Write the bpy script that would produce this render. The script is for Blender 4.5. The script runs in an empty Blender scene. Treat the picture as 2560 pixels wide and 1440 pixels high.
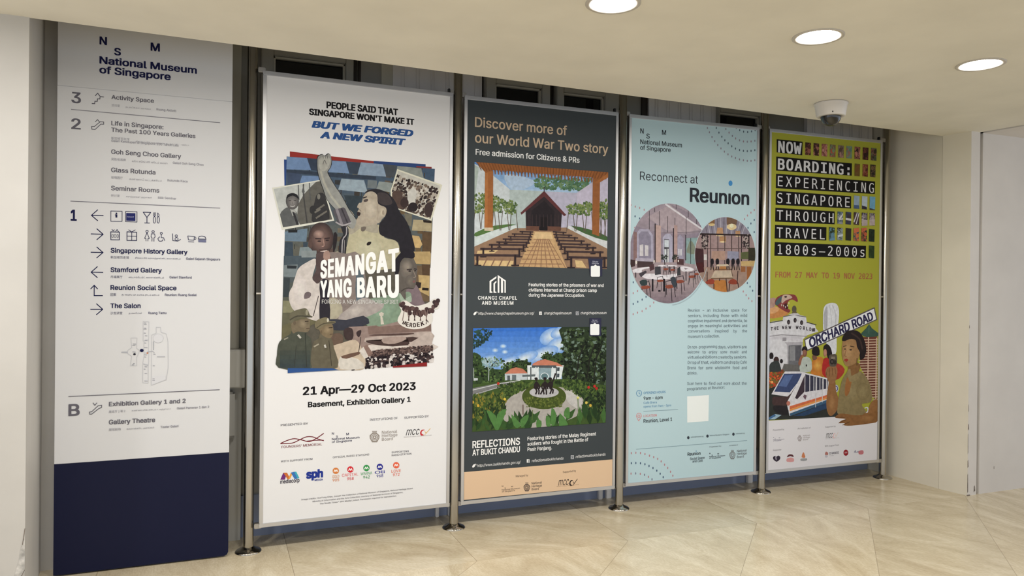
import bpy, bmesh, math, os, random
import numpy as np
from mathutils import Matrix, Vector
from mathutils.geometry import delaunay_2d_cdt
C = bpy.context.collection
SC = bpy.context.scene
PI = math.pi

# ------------------------------------------------------------------ camera
cam_d = bpy.data.cameras.new('camera'); cam = bpy.data.objects.new('camera', cam_d); C.objects.link(cam)
cam_d.sensor_width = 36.0; cam_d.lens = 1850 / 2560 * 36.0; cam_d.clip_start = .02
RIGHT = Vector((.929, -.3698, .0101)); FWD = Vector((.3699, .9291, -.0026)).normalized()
RIGHT = (RIGHT - FWD * RIGHT.dot(FWD)).normalized(); UP = RIGHT.cross(FWD)
cam.matrix_world = Matrix(((RIGHT.x, UP.x, -FWD.x, 0), (RIGHT.y, UP.y, -FWD.y, -4.299),
                           (RIGHT.z, UP.z, -FWD.z, 1.4745), (0, 0, 0, 1)))
SC.camera = cam

# ------------------------------------------------------------------ world and exposure
W = bpy.data.worlds.new('world'); SC.world = W; W.use_nodes = True
bg = W.node_tree.nodes['Background']; bg.inputs[0].default_value = (.80, .88, 1.0, 1); bg.inputs[1].default_value = 1.3
SC.view_settings.view_transform = 'Standard'; SC.view_settings.look = 'None'
SC.view_settings.gamma = 1; SC.view_settings.use_curve_mapping = False
SC.view_settings.exposure = -0.03
LAMP = 196.0                      # radiance of a downlight's diffuser
LAMP_COL = (1.0, .975, .94)

# ------------------------------------------------------------------ materials
def lin(c): c = c / 255; return c / 12.92 if c <= .04045 else ((c + .055) / 1.055) ** 2.4
def mk(name, rgb, rough=.5, metal=0., spec=.5, coat=0.):
    m = bpy.data.materials.new(name); m.use_nodes = True
    b = m.node_tree.nodes['Principled BSDF']
    b.inputs['Base Color'].default_value = (*rgb, 1); b.inputs['Roughness'].default_value = rough
    b.inputs['Metallic'].default_value = metal; b.inputs['Specular IOR Level'].default_value = spec
    b.inputs['Coat Weight'].default_value = coat
    return m
def noise_into(m, rgb, lo, hi, scale, stretch=(1, 1, 1), detail=5, bump=0., rgb2=None):
    t = m.node_tree; N = t.nodes; L = t.links; b = N['Principled BSDF']
    tc = N.new('ShaderNodeTexCoord'); mp = N.new('ShaderNodeMapping'); mp.inputs['Scale'].default_value = stretch
    nz = N.new('ShaderNodeTexNoise'); nz.inputs['Scale'].default_value = scale; nz.inputs['Detail'].default_value = detail
    cr = N.new('ShaderNodeValToRGB'); e = cr.color_ramp.elements
    e[0].position = .3; e[1].position = .7
    r2 = rgb2 or rgb
    e[0].color = (*[min(1, c * lo) for c in rgb], 1); e[1].color = (*[min(1, c * hi) for c in r2], 1)
    L.new(tc.outputs['Object'], mp.inputs[0]); L.new(mp.outputs[0], nz.inputs['Vector'])
    L.new(nz.outputs['Fac'], cr.inputs[0]); L.new(cr.outputs[0], b.inputs['Base Color'])
    if bump:
        bp = N.new('ShaderNodeBump'); bp.inputs['Strength'].default_value = bump; bp.inputs['Distance'].default_value = .004
        L.new(nz.outputs['Fac'], bp.inputs['Height']); L.new(bp.outputs[0], b.inputs['Normal'])
    return m
def wall_mat(name, rgb, rough=.6):
    return noise_into(mk(name, rgb, rough, spec=.3), rgb, .95, 1.04, 3.0, detail=6, bump=.06)

M = {}
M['wall'] = wall_mat('warm_white_paint', (.575, .555, .525))
M['wall_right'] = wall_mat('aged_cream_paint', (.74, .69, .58))
M['panel'] = wall_mat('cool_white_paint', (.74, .70, .66))
M['ceil'] = wall_mat('ceiling_paint', (.82, .785, .695), .8)
M['facade'] = wall_mat('facade_grey_paint', (.33, .32, .29))
M['jamb'] = wall_mat('jamb_beige_paint', (.55, .52, .43))
M['bead'] = wall_mat('beadboard_paint', (.80, .77, .75))
M['skirt'] = wall_mat('blue_grey_skirting', (.25, .29, .41), .4)
M['frame_paint'] = wall_mat('window_frame_paint', (.36, .345, .30), .45)
M['glass'] = mk('dark_window_glass', (.004, .004, .005), .05)
M['brown'] = mk('dark_brown_gap', (.02, .012, .008), .5)
M['groove'] = wall_mat('groove_grey', (.34, .32, .29))
M['stone'] = wall_mat('ledge_stone', (.60, .58, .52), .4)
M['box'] = mk('pale_grey_plastic', (.55, .54, .50), .4)
M['scuff'] = noise_into(mk('scuff_marks', (.16, .13, .11), .8), (.16, .13, .11), .6, 1.6, 60)
M['peel'] = noise_into(mk('bare_plaster', (.62, .60, .57), .9), (.62, .60, .57), .55, 1.15, 40, bump=.6)
def steel(name, rgb, r):
    m = mk(name, rgb, r, 1.0)
    t = m.node_tree; N = t.nodes; L = t.links; b = N['Principled BSDF']
    tc = N.new('ShaderNodeTexCoord'); mp = N.new('ShaderNodeMapping'); mp.inputs['Scale'].default_value = (260, 260, 3)
    nz = N.new('ShaderNodeTexNoise'); nz.inputs['Scale'].default_value = 1.0; nz.inputs['Detail'].default_value = 3
    mr = N.new('ShaderNodeMapRange'); mr.inputs['To Min'].default_value = r * .7; mr.inputs['To Max'].default_value = r * 1.4
    L.new(tc.outputs['Object'], mp.inputs[0]); L.new(mp.outputs[0], nz.inputs['Vector'])
    L.new(nz.outputs['Fac'], mr.inputs['Value']); L.new(mr.outputs[0], b.inputs['Roughness'])
    return m
M['steel'] = steel('brushed_steel', (.44, .415, .365), .20)
M['flange'] = steel('polished_steel', (.46, .43, .38), .13)
M['alu'] = steel('satin_aluminium', (.64, .635, .64), .36)
M['clamp'] = steel('dull_clamp_metal', (.50, .48, .45), .4)
M['black'] = mk('black_plastic', (.01, .01, .01), .4)
M['cam_white'] = mk('camera_housing_white', (.66, .63, .60), .4)
M['dome'] = mk('smoked_dome', (.012, .011, .010), .06, coat=.5)
M['trim_white'] = mk('downlight_trim', (.55, .51, .45), .4)
lm = bpy.data.materials.new('downlight_diffuser'); lm.use_nodes = True
nb = lm.node_tree.nodes; nb.remove(nb['Principled BSDF']); em = nb.new('ShaderNodeEmission')
em.inputs[0].default_value = (*LAMP_COL, 1); em.inputs[1].default_value = LAMP
lm.node_tree.links.new(em.outputs[0], nb['Material Output'].inputs[0]); M['lamp'] = lm

# polished stone floor: a border course along the poster wall, 45 degree slabs in front of it
def floor_mat():
    m = mk('polished_limestone', (.5, .4, .27), .2, spec=.5)
    t = m.node_tree; N = t.nodes; L = t.links; b = N['Principled BSDF']
    def math_(op, a, c=None, d=None):
        n = N.new('ShaderNodeMath'); n.operation = op
        for i, v in enumerate((a, c, d)):
            if v is None: continue
            if isinstance(v, (int, float)): n.inputs[i].default_value = v
            else: L.new(v, n.inputs[i])
        return n.outputs[0]
    tc = N.new('ShaderNodeTexCoord'); sp = N.new('ShaderNodeSeparateXYZ'); L.new(tc.outputs['Object'], sp.inputs[0])
    x, y = sp.outputs[0], sp.outputs[1]
    border = math_('GREATER_THAN', y, -.56)
    S = .928
    a1 = math_('DIVIDE', math_('SUBTRACT', x, .375 - 10 * S), S)
    a2 = math_('DIVIDE', math_('SUBTRACT', math_('SUBTRACT', x, y), .935 - 10 * S), S)
    a = math_('ADD', math_('MULTIPLY', a1, border), math_('MULTIPLY', a2, math_('SUBTRACT', 1.0, border)))
    idx = math_('FLOOR', a); fr = math_('SUBTRACT', a, idx)
    line = math_('LESS_THAN', math_('MINIMUM', fr, math_('SUBTRACT', 1.0, fr)), .0017)
    # second set of joints along the diagonal slabs
    wn = N.new('ShaderNodeTexWhiteNoise'); wn.noise_dimensions = '2D'
    cb = N.new('ShaderNodeCombineXYZ'); L.new(idx, cb.inputs[0]); L.new(border, cb.inputs[1]); L.new(cb.outputs[0], wn.inputs['Vector'])
    rnd = wn.outputs['Value']
    ang = math_('ADD', math_('MULTIPLY', rnd, 1.4), .35)
    rot = N.new('ShaderNodeVectorRotate'); rot.rotation_type = 'Z_AXIS'
    L.new(tc.outputs['Object'], rot.inputs['Vector']); L.new(ang, rot.inputs['Angle'])
    mp = N.new('ShaderNodeMapping'); mp.inputs['Scale'].default_value = (1.0, 2.6, 1)
    L.new(rot.outputs[0], mp.inputs[0])
    of = N.new('ShaderNodeVectorMath'); of.operation = 'ADD'; L.new(mp.outputs[0], of.inputs[0])
    cb2 = N.new('ShaderNodeCombineXYZ'); L.new(math_('MULTIPLY', rnd, 37.0), cb2.inputs[0]); L.new(cb2.outputs[0], of.inputs[1])
    n1 = N.new('ShaderNodeTexNoise'); n1.inputs['Scale'].default_value = 1.6; n1.inputs['Detail'].default_value = 7
    n1.inputs['Roughness'].default_value = .66; n1.inputs['Distortion'].default_value = 1.4
    L.new(of.outputs[0], n1.inputs['Vector'])
    n2 = N.new('ShaderNodeTexNoise'); n2.inputs['Scale'].default_value = 46; n2.inputs['Detail'].default_value = 3
    L.new(of.outputs[0], n2.inputs['Vector'])
    f = math_('ADD', math_('MULTIPLY', n1.outputs['Fac'], .72), math_('MULTIPLY', n2.outputs['Fac'], .28))
    cr = N.new('ShaderNodeValToRGB'); e = cr.color_ramp.elements
    e[0].position = .33; e[0].color = (.52, .42, .275, 1); e[1].position = .70; e[1].color = (.85, .77, .60, 1)
    e2 = cr.color_ramp.elements.new(.5); e2.color = (.66, .565, .395, 1)
    L.new(f, cr.inputs[0])
    tint = N.new('ShaderNodeMix'); tint.data_type = 'RGBA'; tint.blend_type = 'MULTIPLY'; tint.inputs[0].default_value = 1
    L.new(cr.outputs[0], tint.inputs[6])
    v = math_('ADD', math_('MULTIPLY', rnd, .12), .93)
    cb3 = N.new('ShaderNodeCombineXYZ'); [L.new(v, cb3.inputs[i]) for i in range(3)]
    L.new(cb3.outputs[0], tint.inputs[7])
    mx = N.new('ShaderNodeMix'); mx.data_type = 'RGBA'; L.new(line, mx.inputs[0]); L.new(tint.outputs[2], mx.inputs[6])
    mx.inputs[7].default_value = (.36, .29, .19, 1)
    L.new(mx.outputs[2], b.inputs['Base Color'])
    L.new(math_('ADD', math_('MULTIPLY', n1.outputs['Fac'], .12), .16), b.inputs['Roughness'])
    return m
M['floor'] = floor_mat()

# ------------------------------------------------------------------ mesh helpers
class MB:
    """Collects vertices, faces and a material per face, and links them as ONE mesh object."""
    def __init__(s): s.v = []; s.f = []; s.m = []; s.mats = []; s.sm = []
    def mi(s, mat):
        if mat not in s.mats: s.mats.append(mat)
        return s.mats.index(mat)
    def face(s, pts, mat, smooth=False):
        b = len(s.v); s.v += [tuple(p) for p in pts]; s.f.append(tuple(range(b, b + len(pts)))); s.m.append(s.mi(mat)); s.sm.append(smooth)
    def mesh(s, vs, fs, mat, smooth=False):
        b = len(s.v); s.v += [tuple(p) for p in vs]; k = s.mi(mat)
        for f in fs: s.f.append(tuple(b + i for i in f)); s.m.append(k); s.sm.append(smooth)
    def box(s, x0, x1, y0, y1, z0, z1, mat, bev=0.):
        bm = bmesh.new()
        vs = [bm.verts.new((x, y, z)) for x in (x0, x1) for y in (y0, y1) for z in (z0, z1)]
        for q in ((0, 1, 3, 2), (4, 6, 7, 5), (0, 4, 5, 1), (2, 3, 7, 6), (0, 2, 6, 4), (1, 5, 7, 3)): bm.faces.new([vs[i] for i in q])
        bmesh.ops.recalc_face_normals(bm, faces=bm.faces)
        if bev: bmesh.ops.bevel(bm, geom=bm.edges[:], offset=bev, segments=2, affect='EDGES')
        bm.verts.index_update()
        s.mesh([v.co for v in bm.verts], [[v.index for v in f.verts] for f in bm.faces], mat, False); bm.free()
    def lathe(s, prof, cx, cy, mat, n=40, smooth=True, cap0=False, cap1=False):
        vs = [(cx + r * math.cos(2 * PI * i / n), cy + r * math.sin(2 * PI * i / n), z) for r, z in prof for i in range(n)]
        fs = [(k * n + i, k * n + (i + 1) % n, (k + 1) * n + (i + 1) % n, (k + 1) * n + i) for k in range(len(prof) - 1) for i in range(n)]
        if cap0: fs.append(tuple(range(n))[::-1])
        if cap1: fs.append(tuple((len(prof) - 1) * n + i for i in range(n)))
        s.mesh(vs, fs, mat, smooth)
    def prism(s, poly, z0, z1, mat):
        n = len(poly)
        vs = [(x, y, z0) for x, y in poly] + [(x, y, z1) for x, y in poly]
        s.mesh(vs, [tuple(range(n))[::-1], tuple(range(n, 2 * n))] + [(i, (i + 1) % n, n + (i + 1) % n, n + i) for i in range(n)], mat)
    def tube(s, p0, p1, r, mat, n=16):
        p0 = Vector(p0); p1 = Vector(p1); d = (p1 - p0).normalized()
        a = d.orthogonal().normalized(); b = d.cross(a)
        vs = [p + a * r * math.cos(2 * PI * i / n) + b * r * math.sin(2 * PI * i / n) for p in (p0, p1) for i in range(n)]
        s.mesh(vs, [(i, (i + 1) % n, n + (i + 1) % n, n + i) for i in range(n)] + [tuple(range(n))[::-1], tuple(range(n, 2 * n))], mat, False)
    def build(s, name, parent=None, origin=(0, 0, 0)):
        me = bpy.data.meshes.new(name); o = Vector(origin)
        me.from_pydata([Vector(v) - o for v in s.v], [], s.f)
        for m in s.mats: me.materials.append(m)
        me.polygons.foreach_set('material_index', s.m); me.polygons.foreach_set('use_smooth', s.sm)
        me.update()
        ob = bpy.data.objects.new(name, me); C.objects.link(ob)
        if parent: ob.parent = parent
        else: ob.location = o
        return ob
def structure(o): o['kind'] = 'structure'; return o
def tag(o, label, cat, group=None):
    o['label'] = label; o['category'] = cat
    if group: o['group'] = group
    return o
def empty(name, loc):
    o = bpy.data.objects.new(name, None); C.objects.link(o); o.location = loc; o.empty_display_size = .1; return o

# ------------------------------------------------------------------ the setting
H = 2.62                                              # ceiling height
def edge_y(x): return -.525 + (x + .77) * (.155 / 5.76)     # edge of the dropped ceiling
b = MB(); b.box(-5, 9.5, -10, .5, -.1, 0, M['floor']); structure(b.build('floor'))
b = MB()
b.prism([(-5, -10), (6.214, -10), (5.112, -.577), (5.112, -.37), (4.99, edge_y(4.99)), (-.77, edge_y(-.77)), (-5, edge_y(-5))], H, H + .78, M['ceil'])
structure(b.build('ceiling'))
b = MB(); b.prism([(6.25, -10), (9.5, -10), (9.5, -.37), (5.148, -.37), (5.148, -.577)], H - .002, H + .30, M['panel'])
structure(b.build('ceiling_right'))
b = MB(); b.prism([(6.20, -10), (6.27, -10), (5.165, -.577), (5.165, -.37), (5.095, -.37), (5.095, -.577)], H + .05, H + .10, M['groove']); structure(b.build('trim_1'))
b = MB(); b.box(-1.2, 5.2, -.7, .5, 3.3, 3.4, M['facade']); structure(b.build('ceiling_recess'))
# back wall behind the posters (old facade)
b = MB(); b.box(-1.2, 5.2, .28, .48, 0, 3.3, M['facade']); structure(b.build('wall_back'))
b = MB(); b.box(.135, 4.975, .262, .28, 0, .24, M['skirt']); structure(b.build('baseboard_back'))
n = 2
for x0, x1 in ((1.30, 1.322), (1.385, 1.405), (2.47, 2.50), (2.53, 2.57), (3.745, 3.79)):
    b = MB(); b.box(x0, x1, .235, .262, 0, .26, M['bead'], .003); structure(b.build('trim_%d' % n)); n += 1
def beadboard(x0, x1):
    global n
    b = MB(); b.box(x0, x1, .245, .28, .26, 3.3, M['bead'])
    x = x0 + .05; k = 0
    while x < x1 - .03:
        b.box(x, x + .010, .2405, .245, .26, 3.3, M['bead'], .002); x += (.022, .075)[k % 2]; k += 1
    structure(b.build('trim_%d' % n)); n += 1
beadboard(1.0, 1.585); beadboard(2.846, 3.42); beadboard(4.288, 4.97)
b = MB(); b.box(.805, .93, .26, .28, .26, 3.3, M['facade']); b.box(.93, 1.0, .25, .28, .26, 3.3, M['jamb']); structure(b.build('trim_%d' % n)); n += 1
def window(k, x0, x1, p0, p1, top):
    e = structure(empty('window_%d' % k, ((x0 + x1) / 2, .27, 1.1)))
    o = e.location
    b = MB(); y0, y1 = .205, .28
    b.box(x0, p0, y0, y1, 1.1, 3.0, M['frame_paint'], .004); b.box(p1, x1, y0, y1, 1.1, 3.0, M['frame_paint'], .004)
    b.box(p0, p1, y0, y1, top, 3.0, M['frame_paint'], .004); b.box(p0, p1, y0, y1, 1.1, 1.18, M['frame_paint'], .004)
    for a, c, d, f in ((p0, p0 + .012, 1.18, top), (p1 - .012, p1, 1.18, top), (p0, p1, top - .012, top)):
        b.box(a, c, y0 + .02, y1, d, f, M['jamb'], .002)
    b.build('window_frame', e, o)
    b = MB(); b.box(p0, p1, .25, .258, 1.18, top, M['glass']); b.build('window_pane', e, o)
window(1, .225, .752, .292, .705, 2.80)
window(2, 1.60, 2.055, 1.667, 1.995, 2.79)
window(3, 2.105, 2.62, 2.155, 2.47, 2.785)
window(4, 3.42, 3.875, 3.432, 3.80, 2.775)
for x0, x1 in ((.754, .782), (.79, .803), (1.586, 1.598), (2.057, 2.103), (2.80, 2.845), (3.878, 3.90)):
    b = MB(); b.box(x0, x1, .262, .28, .26, 3.3, M['brown']); structure(b.build('trim_%d' % n)); n += 1
# jamb, ledge and low wall seen between the directory and the first post
b = MB(); b.box(.02, .118, .235, .28, 1.10, 3.3, M['jamb'], .003); structure(b.build('trim_%d' % n)); n += 1
b = MB(); b.box(-.72, .135, .22, .28, 0, .885, M['box']); structure(b.build('trim_%d' % n)); n += 1
b = MB(); b.box(-.72, .160, .135, .28, .885, 1.10, M['stone'], .006); structure(b.build('window_sill'))
bx = MB(); bx.box(-.12, .098, .165, .22, .60, .86, M['box'], .012)
tag(bx.build('wall_box', None, (0, .22, .60)), 'pale grey rounded box on the wall under the ledge beside the directory', 'wall box')
# left pier
b = MB(); b.prism([(-5, edge_y(-5) - .006), (-.768, -.533), (-.825, .08), (-.70, .08), (-.70, .30), (-5, .30)], 0, 3.3, M['wall']); structure(b.build('wall_left'))
# right pier: panelled return, corner strip, grooved front
b = MB(); b.prism([(4.985, .30), (4.993, -.370), (5.2, -.370), (5.2, .30)], 0, 3.3, M['wall_right']); structure(b.build('wall_right'))
b = MB(); b.prism([(4.990, -.374), (5.021, -.575), (5.112, -.575), (5.112, -.374)], 0, H + .02, M['wall_right'])
b.prism([(5.0225, -.5765), (5.112, -.5765), (5.112, -.5745), (5.0225, -.5745)], 0, H, M['panel']); structure(b.build('trim_%d' % n)); n += 1
b = MB(); b.box(5.112, 5.20, -.535, -.40, 0, H + .05, M['groove']); structure(b.build('trim_%d' % n)); n += 1
b = MB(); b.box(5.148, 9.5, -.572, -.37, 0, H + .02, M['panel']); structure(b.build('wall_right_panel'))
# scuffs on the right pier's corner, peeled paint on the left pier
def scuff(name, pts, mat, label=None):
    b = MB(); b.face(pts, mat); return b
rnd = random.Random(4)
b = MB()
for z0, z1, w in ((.02, .16, .006), (.20, .26, .007), (.30, .45, .003), (.47, .52, .008), (.60, .66, .003), (.95, 1.10, .002), (1.2, 1.23, .004)):
    b.face([(5.0205 - w * .1, -.5772, z0), (5.0215 + w, -.5772, z0 + .01), (5.0205 + w * .6, -.5772, z1), (5.0195, -.5772, z1 - .01)], M['scuff'])
b.face([(5.012, -.5775, .0), (5.05, -.5775, .0), (5.046, -.5775, .006), (5.014, -.5775, .007)], M['scuff'])
b.face([(5.085, -.5775, .02), (5.10, -.5775, .03), (5.095, -.5775, .07), (5.088, -.5775, .06)], M['scuff'])
b.face([(5.30, -.5735, .17), (5.304, -.5735, .17), (5.303, -.5735, .19), (5.30, -.5735, .19)], M['scuff'])
b.face([(5.66, -.5735, .0), (5.72, -.5735, .0), (5.715, -.5735, .018), (5.69, -.5735, .012)], M['scuff'])
structure(b.build('trim_%d' % n)); n += 1
b = MB()
zs = [.0, .06, .10, .16, .20, .26, .31, .35]; wl = [.032, .024, .042, .030, .036, .020, .014, .004]
P_ = [(-.770 - w, -.5345, z) for w, z in zip(wl, zs)] + [(-.7685, -.5345, z) for z in reversed(zs)]
b.face(P_, M['peel'])
for z0, z1, w in ((.33, .40, .006), (.15, .22, .028), (.05, .09, .020)): b.face([(-.772 - w, -.5352, z0), (-.769 - w, -.5352, z0), (-.767, -.5352, z1), (-.7695, -.5352, z1)], M['scuff'])
structure(b.build('trim_%d' % n)); n += 1

# ------------------------------------------------------------------ downlights
def downlight(x, y, label):
    e = tag(empty('downlight', (x, y, H)), label, 'ceiling light', 'recessed round downlights'); o = e.location
    b = MB(); b.lathe([(.112, H), (.112, H - .003), (.108, H - .0055), (.094, H - .0045), (.089, H - .002), (.0885, H)], x, y, M['trim_white'], 56); b.build('trim_ring', e, o)
    b = MB(); b.lathe([(.0885, H - .0015), (.03, H - .0015), (.0005, H - .0015)], x, y, M['lamp'], 56); b.build('diffuser', e, o)
downlight(1.474, -1.668, 'recessed round downlight cut by the top edge, leftmost of three')
downlight(2.522, -1.687, 'recessed round downlight, middle of the three in the ceiling')
downlight(3.578, -1.690, 'recessed round downlight at the right, nearest the door panel')
for x, y in ((.42, -1.66), (-.63, -1.65), (-1.68, -1.64), (-.63, -3.4), (1.47, -3.4)):
    downlight(x, y, 'recessed round downlight in the ceiling, out of frame above the viewer')

# ------------------------------------------------------------------ dome camera
cx, cy = 3.50, -.786
e = tag(empty('dome_camera', (cx, cy, H)), 'white dome security camera hanging from the ceiling above the green poster', 'security camera'); o = e.location
b = MB(); b.lathe([(.001, H), (.094, H), (.0985, H - .004), (.0985, H - .010), (.094, H - .016), (.084, H - .078), (.080, H - .083), (.060, H - .084), (.058, H - .078)], cx, cy, M['cam_white'], 56); b.build('housing', e, o)
b = MB(); b.lathe([(.060 * math.cos(a), H - .080 - .062 * math.sin(a)) for a in [PI / 2 * k / 14 for k in range(14)] + [PI / 2 * .995]], cx, cy, M['dome'], 48); b.build('dome', e, o)
b = MB(); d = Vector((-cx, -4.3 - cy, 0)).normalized(); s_ = Vector((d.y, -d.x, 0)) * -.02
pc = Vector((cx, cy, H - .07)) + (d + s_ * 6).normalized() * .084; b.tube(pc - d * .004, pc + d * .003, .004, M['black']); b.build('screw', e, o)

# ------------------------------------------------------------------ posts
POST_Y = .011
POSTX = [.1698, 1.3494, 2.4980, 3.6740, 4.8610]
PL = ['brushed steel post beside the navy based directory, left end of the row',
      'brushed steel post between the raised fist poster and the dark grey poster',
      'brushed steel post between the dark grey poster and the pale blue poster',
      'brushed steel post between the pale blue poster and the green poster',
      'brushed steel post at the right end, between green poster and cream wall']
ZB, ZT = .1358, 2.6358
PX = [(.2223, 1.3144), (1.3901, 2.465), (2.5559, 3.6175), (3.7061, 4.7887)]
for k, px in enumerate(POSTX):
    e = tag(empty('display_post', (px, POST_Y, 0)), PL[k], 'post', 'steel posts holding the posters'); o = e.location
    b = MB(); b.lathe([(.0275, .01), (.0275, 3.02), (.024, 3.03), (.0005, 3.031)], px, POST_Y, M['steel'], 40); b.build('pole', e, o)
    b = MB(); b.lathe([(.070, 0), (.070, .004), (.064, .010), (.046, .017), (.034, .024), (.0278, .030)], px, POST_Y, M['flange'], 44); b.build('base_flange', e, o)

# ------------------------------------------------------------------ printed sheets
FD = bpy.utils.system_resource('DATAFILES', path='fonts')
FONT = {}
for k_, f_ in (('i', 'Inter.woff2'), ('m', 'DejaVuSansMono.woff2'), ('c', 'Noto Sans CJK Regular.woff2'), ('t', 'NotoSansTamil-VariableFont_wdth,wght.woff2')):
    try: FONT[k_] = bpy.data.fonts.load(os.path.join(FD, f_))
    except Exception: FONT[k_] = None
_inks = {}
def ink(rgb, tex=False, white=(224, 219, 212)):
    """ink colour: the colour seen in the photo relative to the white paper beside it"""
    key = (tuple(int(c) for c in rgb), tex)
    if key in _inks: return _inks[key]
    a = [max(.002, min(.9, .80 * lin(c) / lin(w))) for c, w in zip(key[0], white)]
    if tex: a = [q * .86 for q in a]
    m = mk('ink_%d_%d_%d%s' % (*key[0], '_photo' if tex else ''), a, .5, spec=.14)
    if tex: noise_into(m, a, .86, 1.12, 40, detail=8)
    _inks[key] = m; return m
_gl = {}; _ch = {}
def raw(t, font, shear, sp):
    c = bpy.data.curves.new('lettering', 'FONT'); c.body = t
    if FONT.get(font): c.font = FONT[font]
    c.shear = shear; c.resolution_u = 3; c.space_character = sp
    o = bpy.data.objects.new('lettering', c); m = o.to_mesh()
    v = [(q.co[0], q.co[1]) for q in m.vertices]; f = [tuple(p.vertices) for p in m.polygons]
    o.to_mesh_clear(); bpy.data.objects.remove(o); bpy.data.curves.remove(c)
    return v, f
def letter(ch, font, shear):
    """one letter as a flat mesh without overlaps; also its raw vertex count and left edge"""
    key = (ch, font, shear)
    if key in _ch: return _ch[key]
    v, f = raw(ch, font, shear, 1.)
    if not v: _ch[key] = ([], [], 0, 0); return _ch[key]
    n_raw, left = len(v), min(p[0] for p in v)
    c = bpy.data.curves.new('lettering', 'FONT'); c.body = ch
    if FONT.get(font): c.font = FONT[font]
    c.shear = shear
    o = bpy.data.objects.new('lettering', c); cu = o.to_curve(bpy.context.evaluated_depsgraph_get()); loops = []
    for sp in cu.splines:
        L = []; B = sp.bezier_points
        for q in range(len(B)):
            p0, h0, h1, p1 = B[q].co.xy, B[q].handle_right.xy, B[(q + 1) % len(B)].handle_left.xy, B[(q + 1) % len(B)].co.xy
            d = p1 - p0; flat = abs(d.x * (h0 - p0).y - d.y * (h0 - p0).x) + abs(d.x * (h1 - p0).y - d.y * (h1 - p0).x) < 2e-6
            for k in range(1 if flat else 4):
                t = k / 4; L.append(p0 * (1 - t) ** 3 + h0 * 3 * t * (1 - t) ** 2 + h1 * 3 * t * t * (1 - t) + p1 * t ** 3)
        loops.append(L)
    o.to_curve_clear(); bpy.data.objects.remove(o); bpy.data.curves.remove(c)
    V = []; E = []
    for L in loops: n_ = len(V); V += [Vector(p) for p in L]; E += [(n_ + q, n_ + (q + 1) % len(L)) for q in range(len(L))]
    r = delaunay_2d_cdt(V, E, [], 0, 1e-6)
    def inside(x, y):                                  # non-zero winding over all outlines, so overlapping strokes join
        w = 0
        for L in loops:
            for q in range(len(L)):
                p, s_ = L[q - 1], L[q]
                if (p.y <= y) != (s_.y <= y):
                    if ((s_.x - p.x) * (y - p.y) - (x - p.x) * (s_.y - p.y) > 0) == (s_.y > p.y): w += 1 if s_.y > p.y else -1
        return w != 0
    out = []
    for q in r[2]:
        P = [r[0][k] for k in q]; ar = (P[1].x - P[0].x) * (P[2].y - P[0].y) - (P[2].x - P[0].x) * (P[1].y - P[0].y)
        if abs(ar) > 1e-9 and inside(sum(p.x for p in P) / 3, sum(p.y for p in P) / 3): out.append(tuple(q) if ar > 0 else tuple(q[::-1]))
    _ch[key] = ([(p.x, p.y) for p in r[0]], out, n_raw, left); return _ch[key]
def glyphs(s, font, bold, shear, sp):
    key = (s, font, bold, shear, sp)
    if key in _gl: return _gl[key]
    v, f = raw(s, font, shear, sp)
    if font in 'im':
        pos = 0; V = []; F = []
        for ch in reversed(s):                         # a text mesh lists its letters last to first
            lv, lf, n_raw, left = letter(ch, font, shear)
            if not n_raw: continue
            off = min(p[0] for p in v[pos:pos + n_raw]) - left; pos += n_raw; n_ = len(V)
            V += [(p[0] + off, p[1]) for p in lv]; F += [tuple(i + n_ for i in q) for q in lf]
        hv = letter('H', font, shear)[0]; lo = min(p[1] for p in hv); v, f = V, F
    else: hv = v; lo = min(p[1] for p in v)
    cap = max(p[1] for p in hv); x0 = min(p[0] for p in v); x1 = max(p[0] for p in v)
    k = max(0, bold); sh = [(0, 0)]                    # heavier weight: copies of the strokes moved aside, each on its own hair-thin layer
    if 0 < k < .012: sh = [(-k, 0), (k, 0)]
    elif k: sh = [(-k, -k * .5), (k, -k * .5), (-k, k * .5), (k, k * .5)] + ([] if k < .02 else [(0, 0), (k, 0), (-k, 0), (0, k * .6), (0, -k * .6)]) + ([] if k < .028 else [(k * .5, k * .6), (-k * .5, k * .6), (k * .5, -k * .6), (-k * .5, -k * .6), (k * .5, 0), (-k * .5, 0)])
    n0 = len(v); f = [tuple(i + n0 * c for i in q) for c in range(len(sh)) for q in f]
    v = [(p[0] + dx, p[1] + dy, c * .4) for c, (dx, dy) in enumerate(sh) for p in v]
    ky = max(dy for _, dy in sh); x0 -= k; x1 += k; lo -= ky; cap += ky
    v = [((p[0] - x0) / (x1 - x0), (p[1] - lo) / (cap - lo), p[2]) for p in v]
    _gl[key] = (v, f); return _gl[key]
def homog(src, dst):
    A = []; B = []
    for (x, y), (u, v) in zip(src, dst):
        A.append([x, y, 1, 0, 0, 0, -u * x, -u * y]); B.append(u)
        A.append([0, 0, 0, x, y, 1, -v * x, -v * y]); B.append(v)
    h = np.linalg.solve(np.array(A, float), np.array(B, float)); return np.append(h, 1).reshape(3, 3)
def hap(Hm, x, y):
    q = Hm @ np.array([x, y, 1.0]); return q[0] / q[2], q[1] / q[2]
def smooth_poly(p, k=4):
    n = len(p); o = []
    for i in range(n):
        a, b_, c, d = p[i - 1], p[i], p[(i + 1) % n], p[(i + 2) % n]
        for j in range(k):
            t = j / k
            o.append(tuple(.5 * (2 * b_[q] + (c[q] - a[q]) * t + (2 * a[q] - 5 * b_[q] + 4 * c[q] - d[q]) * t * t + (3 * b_[q] - a[q] - 3 * c[q] + d[q]) * t ** 3) for q in (0, 1)))
    return o
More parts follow.
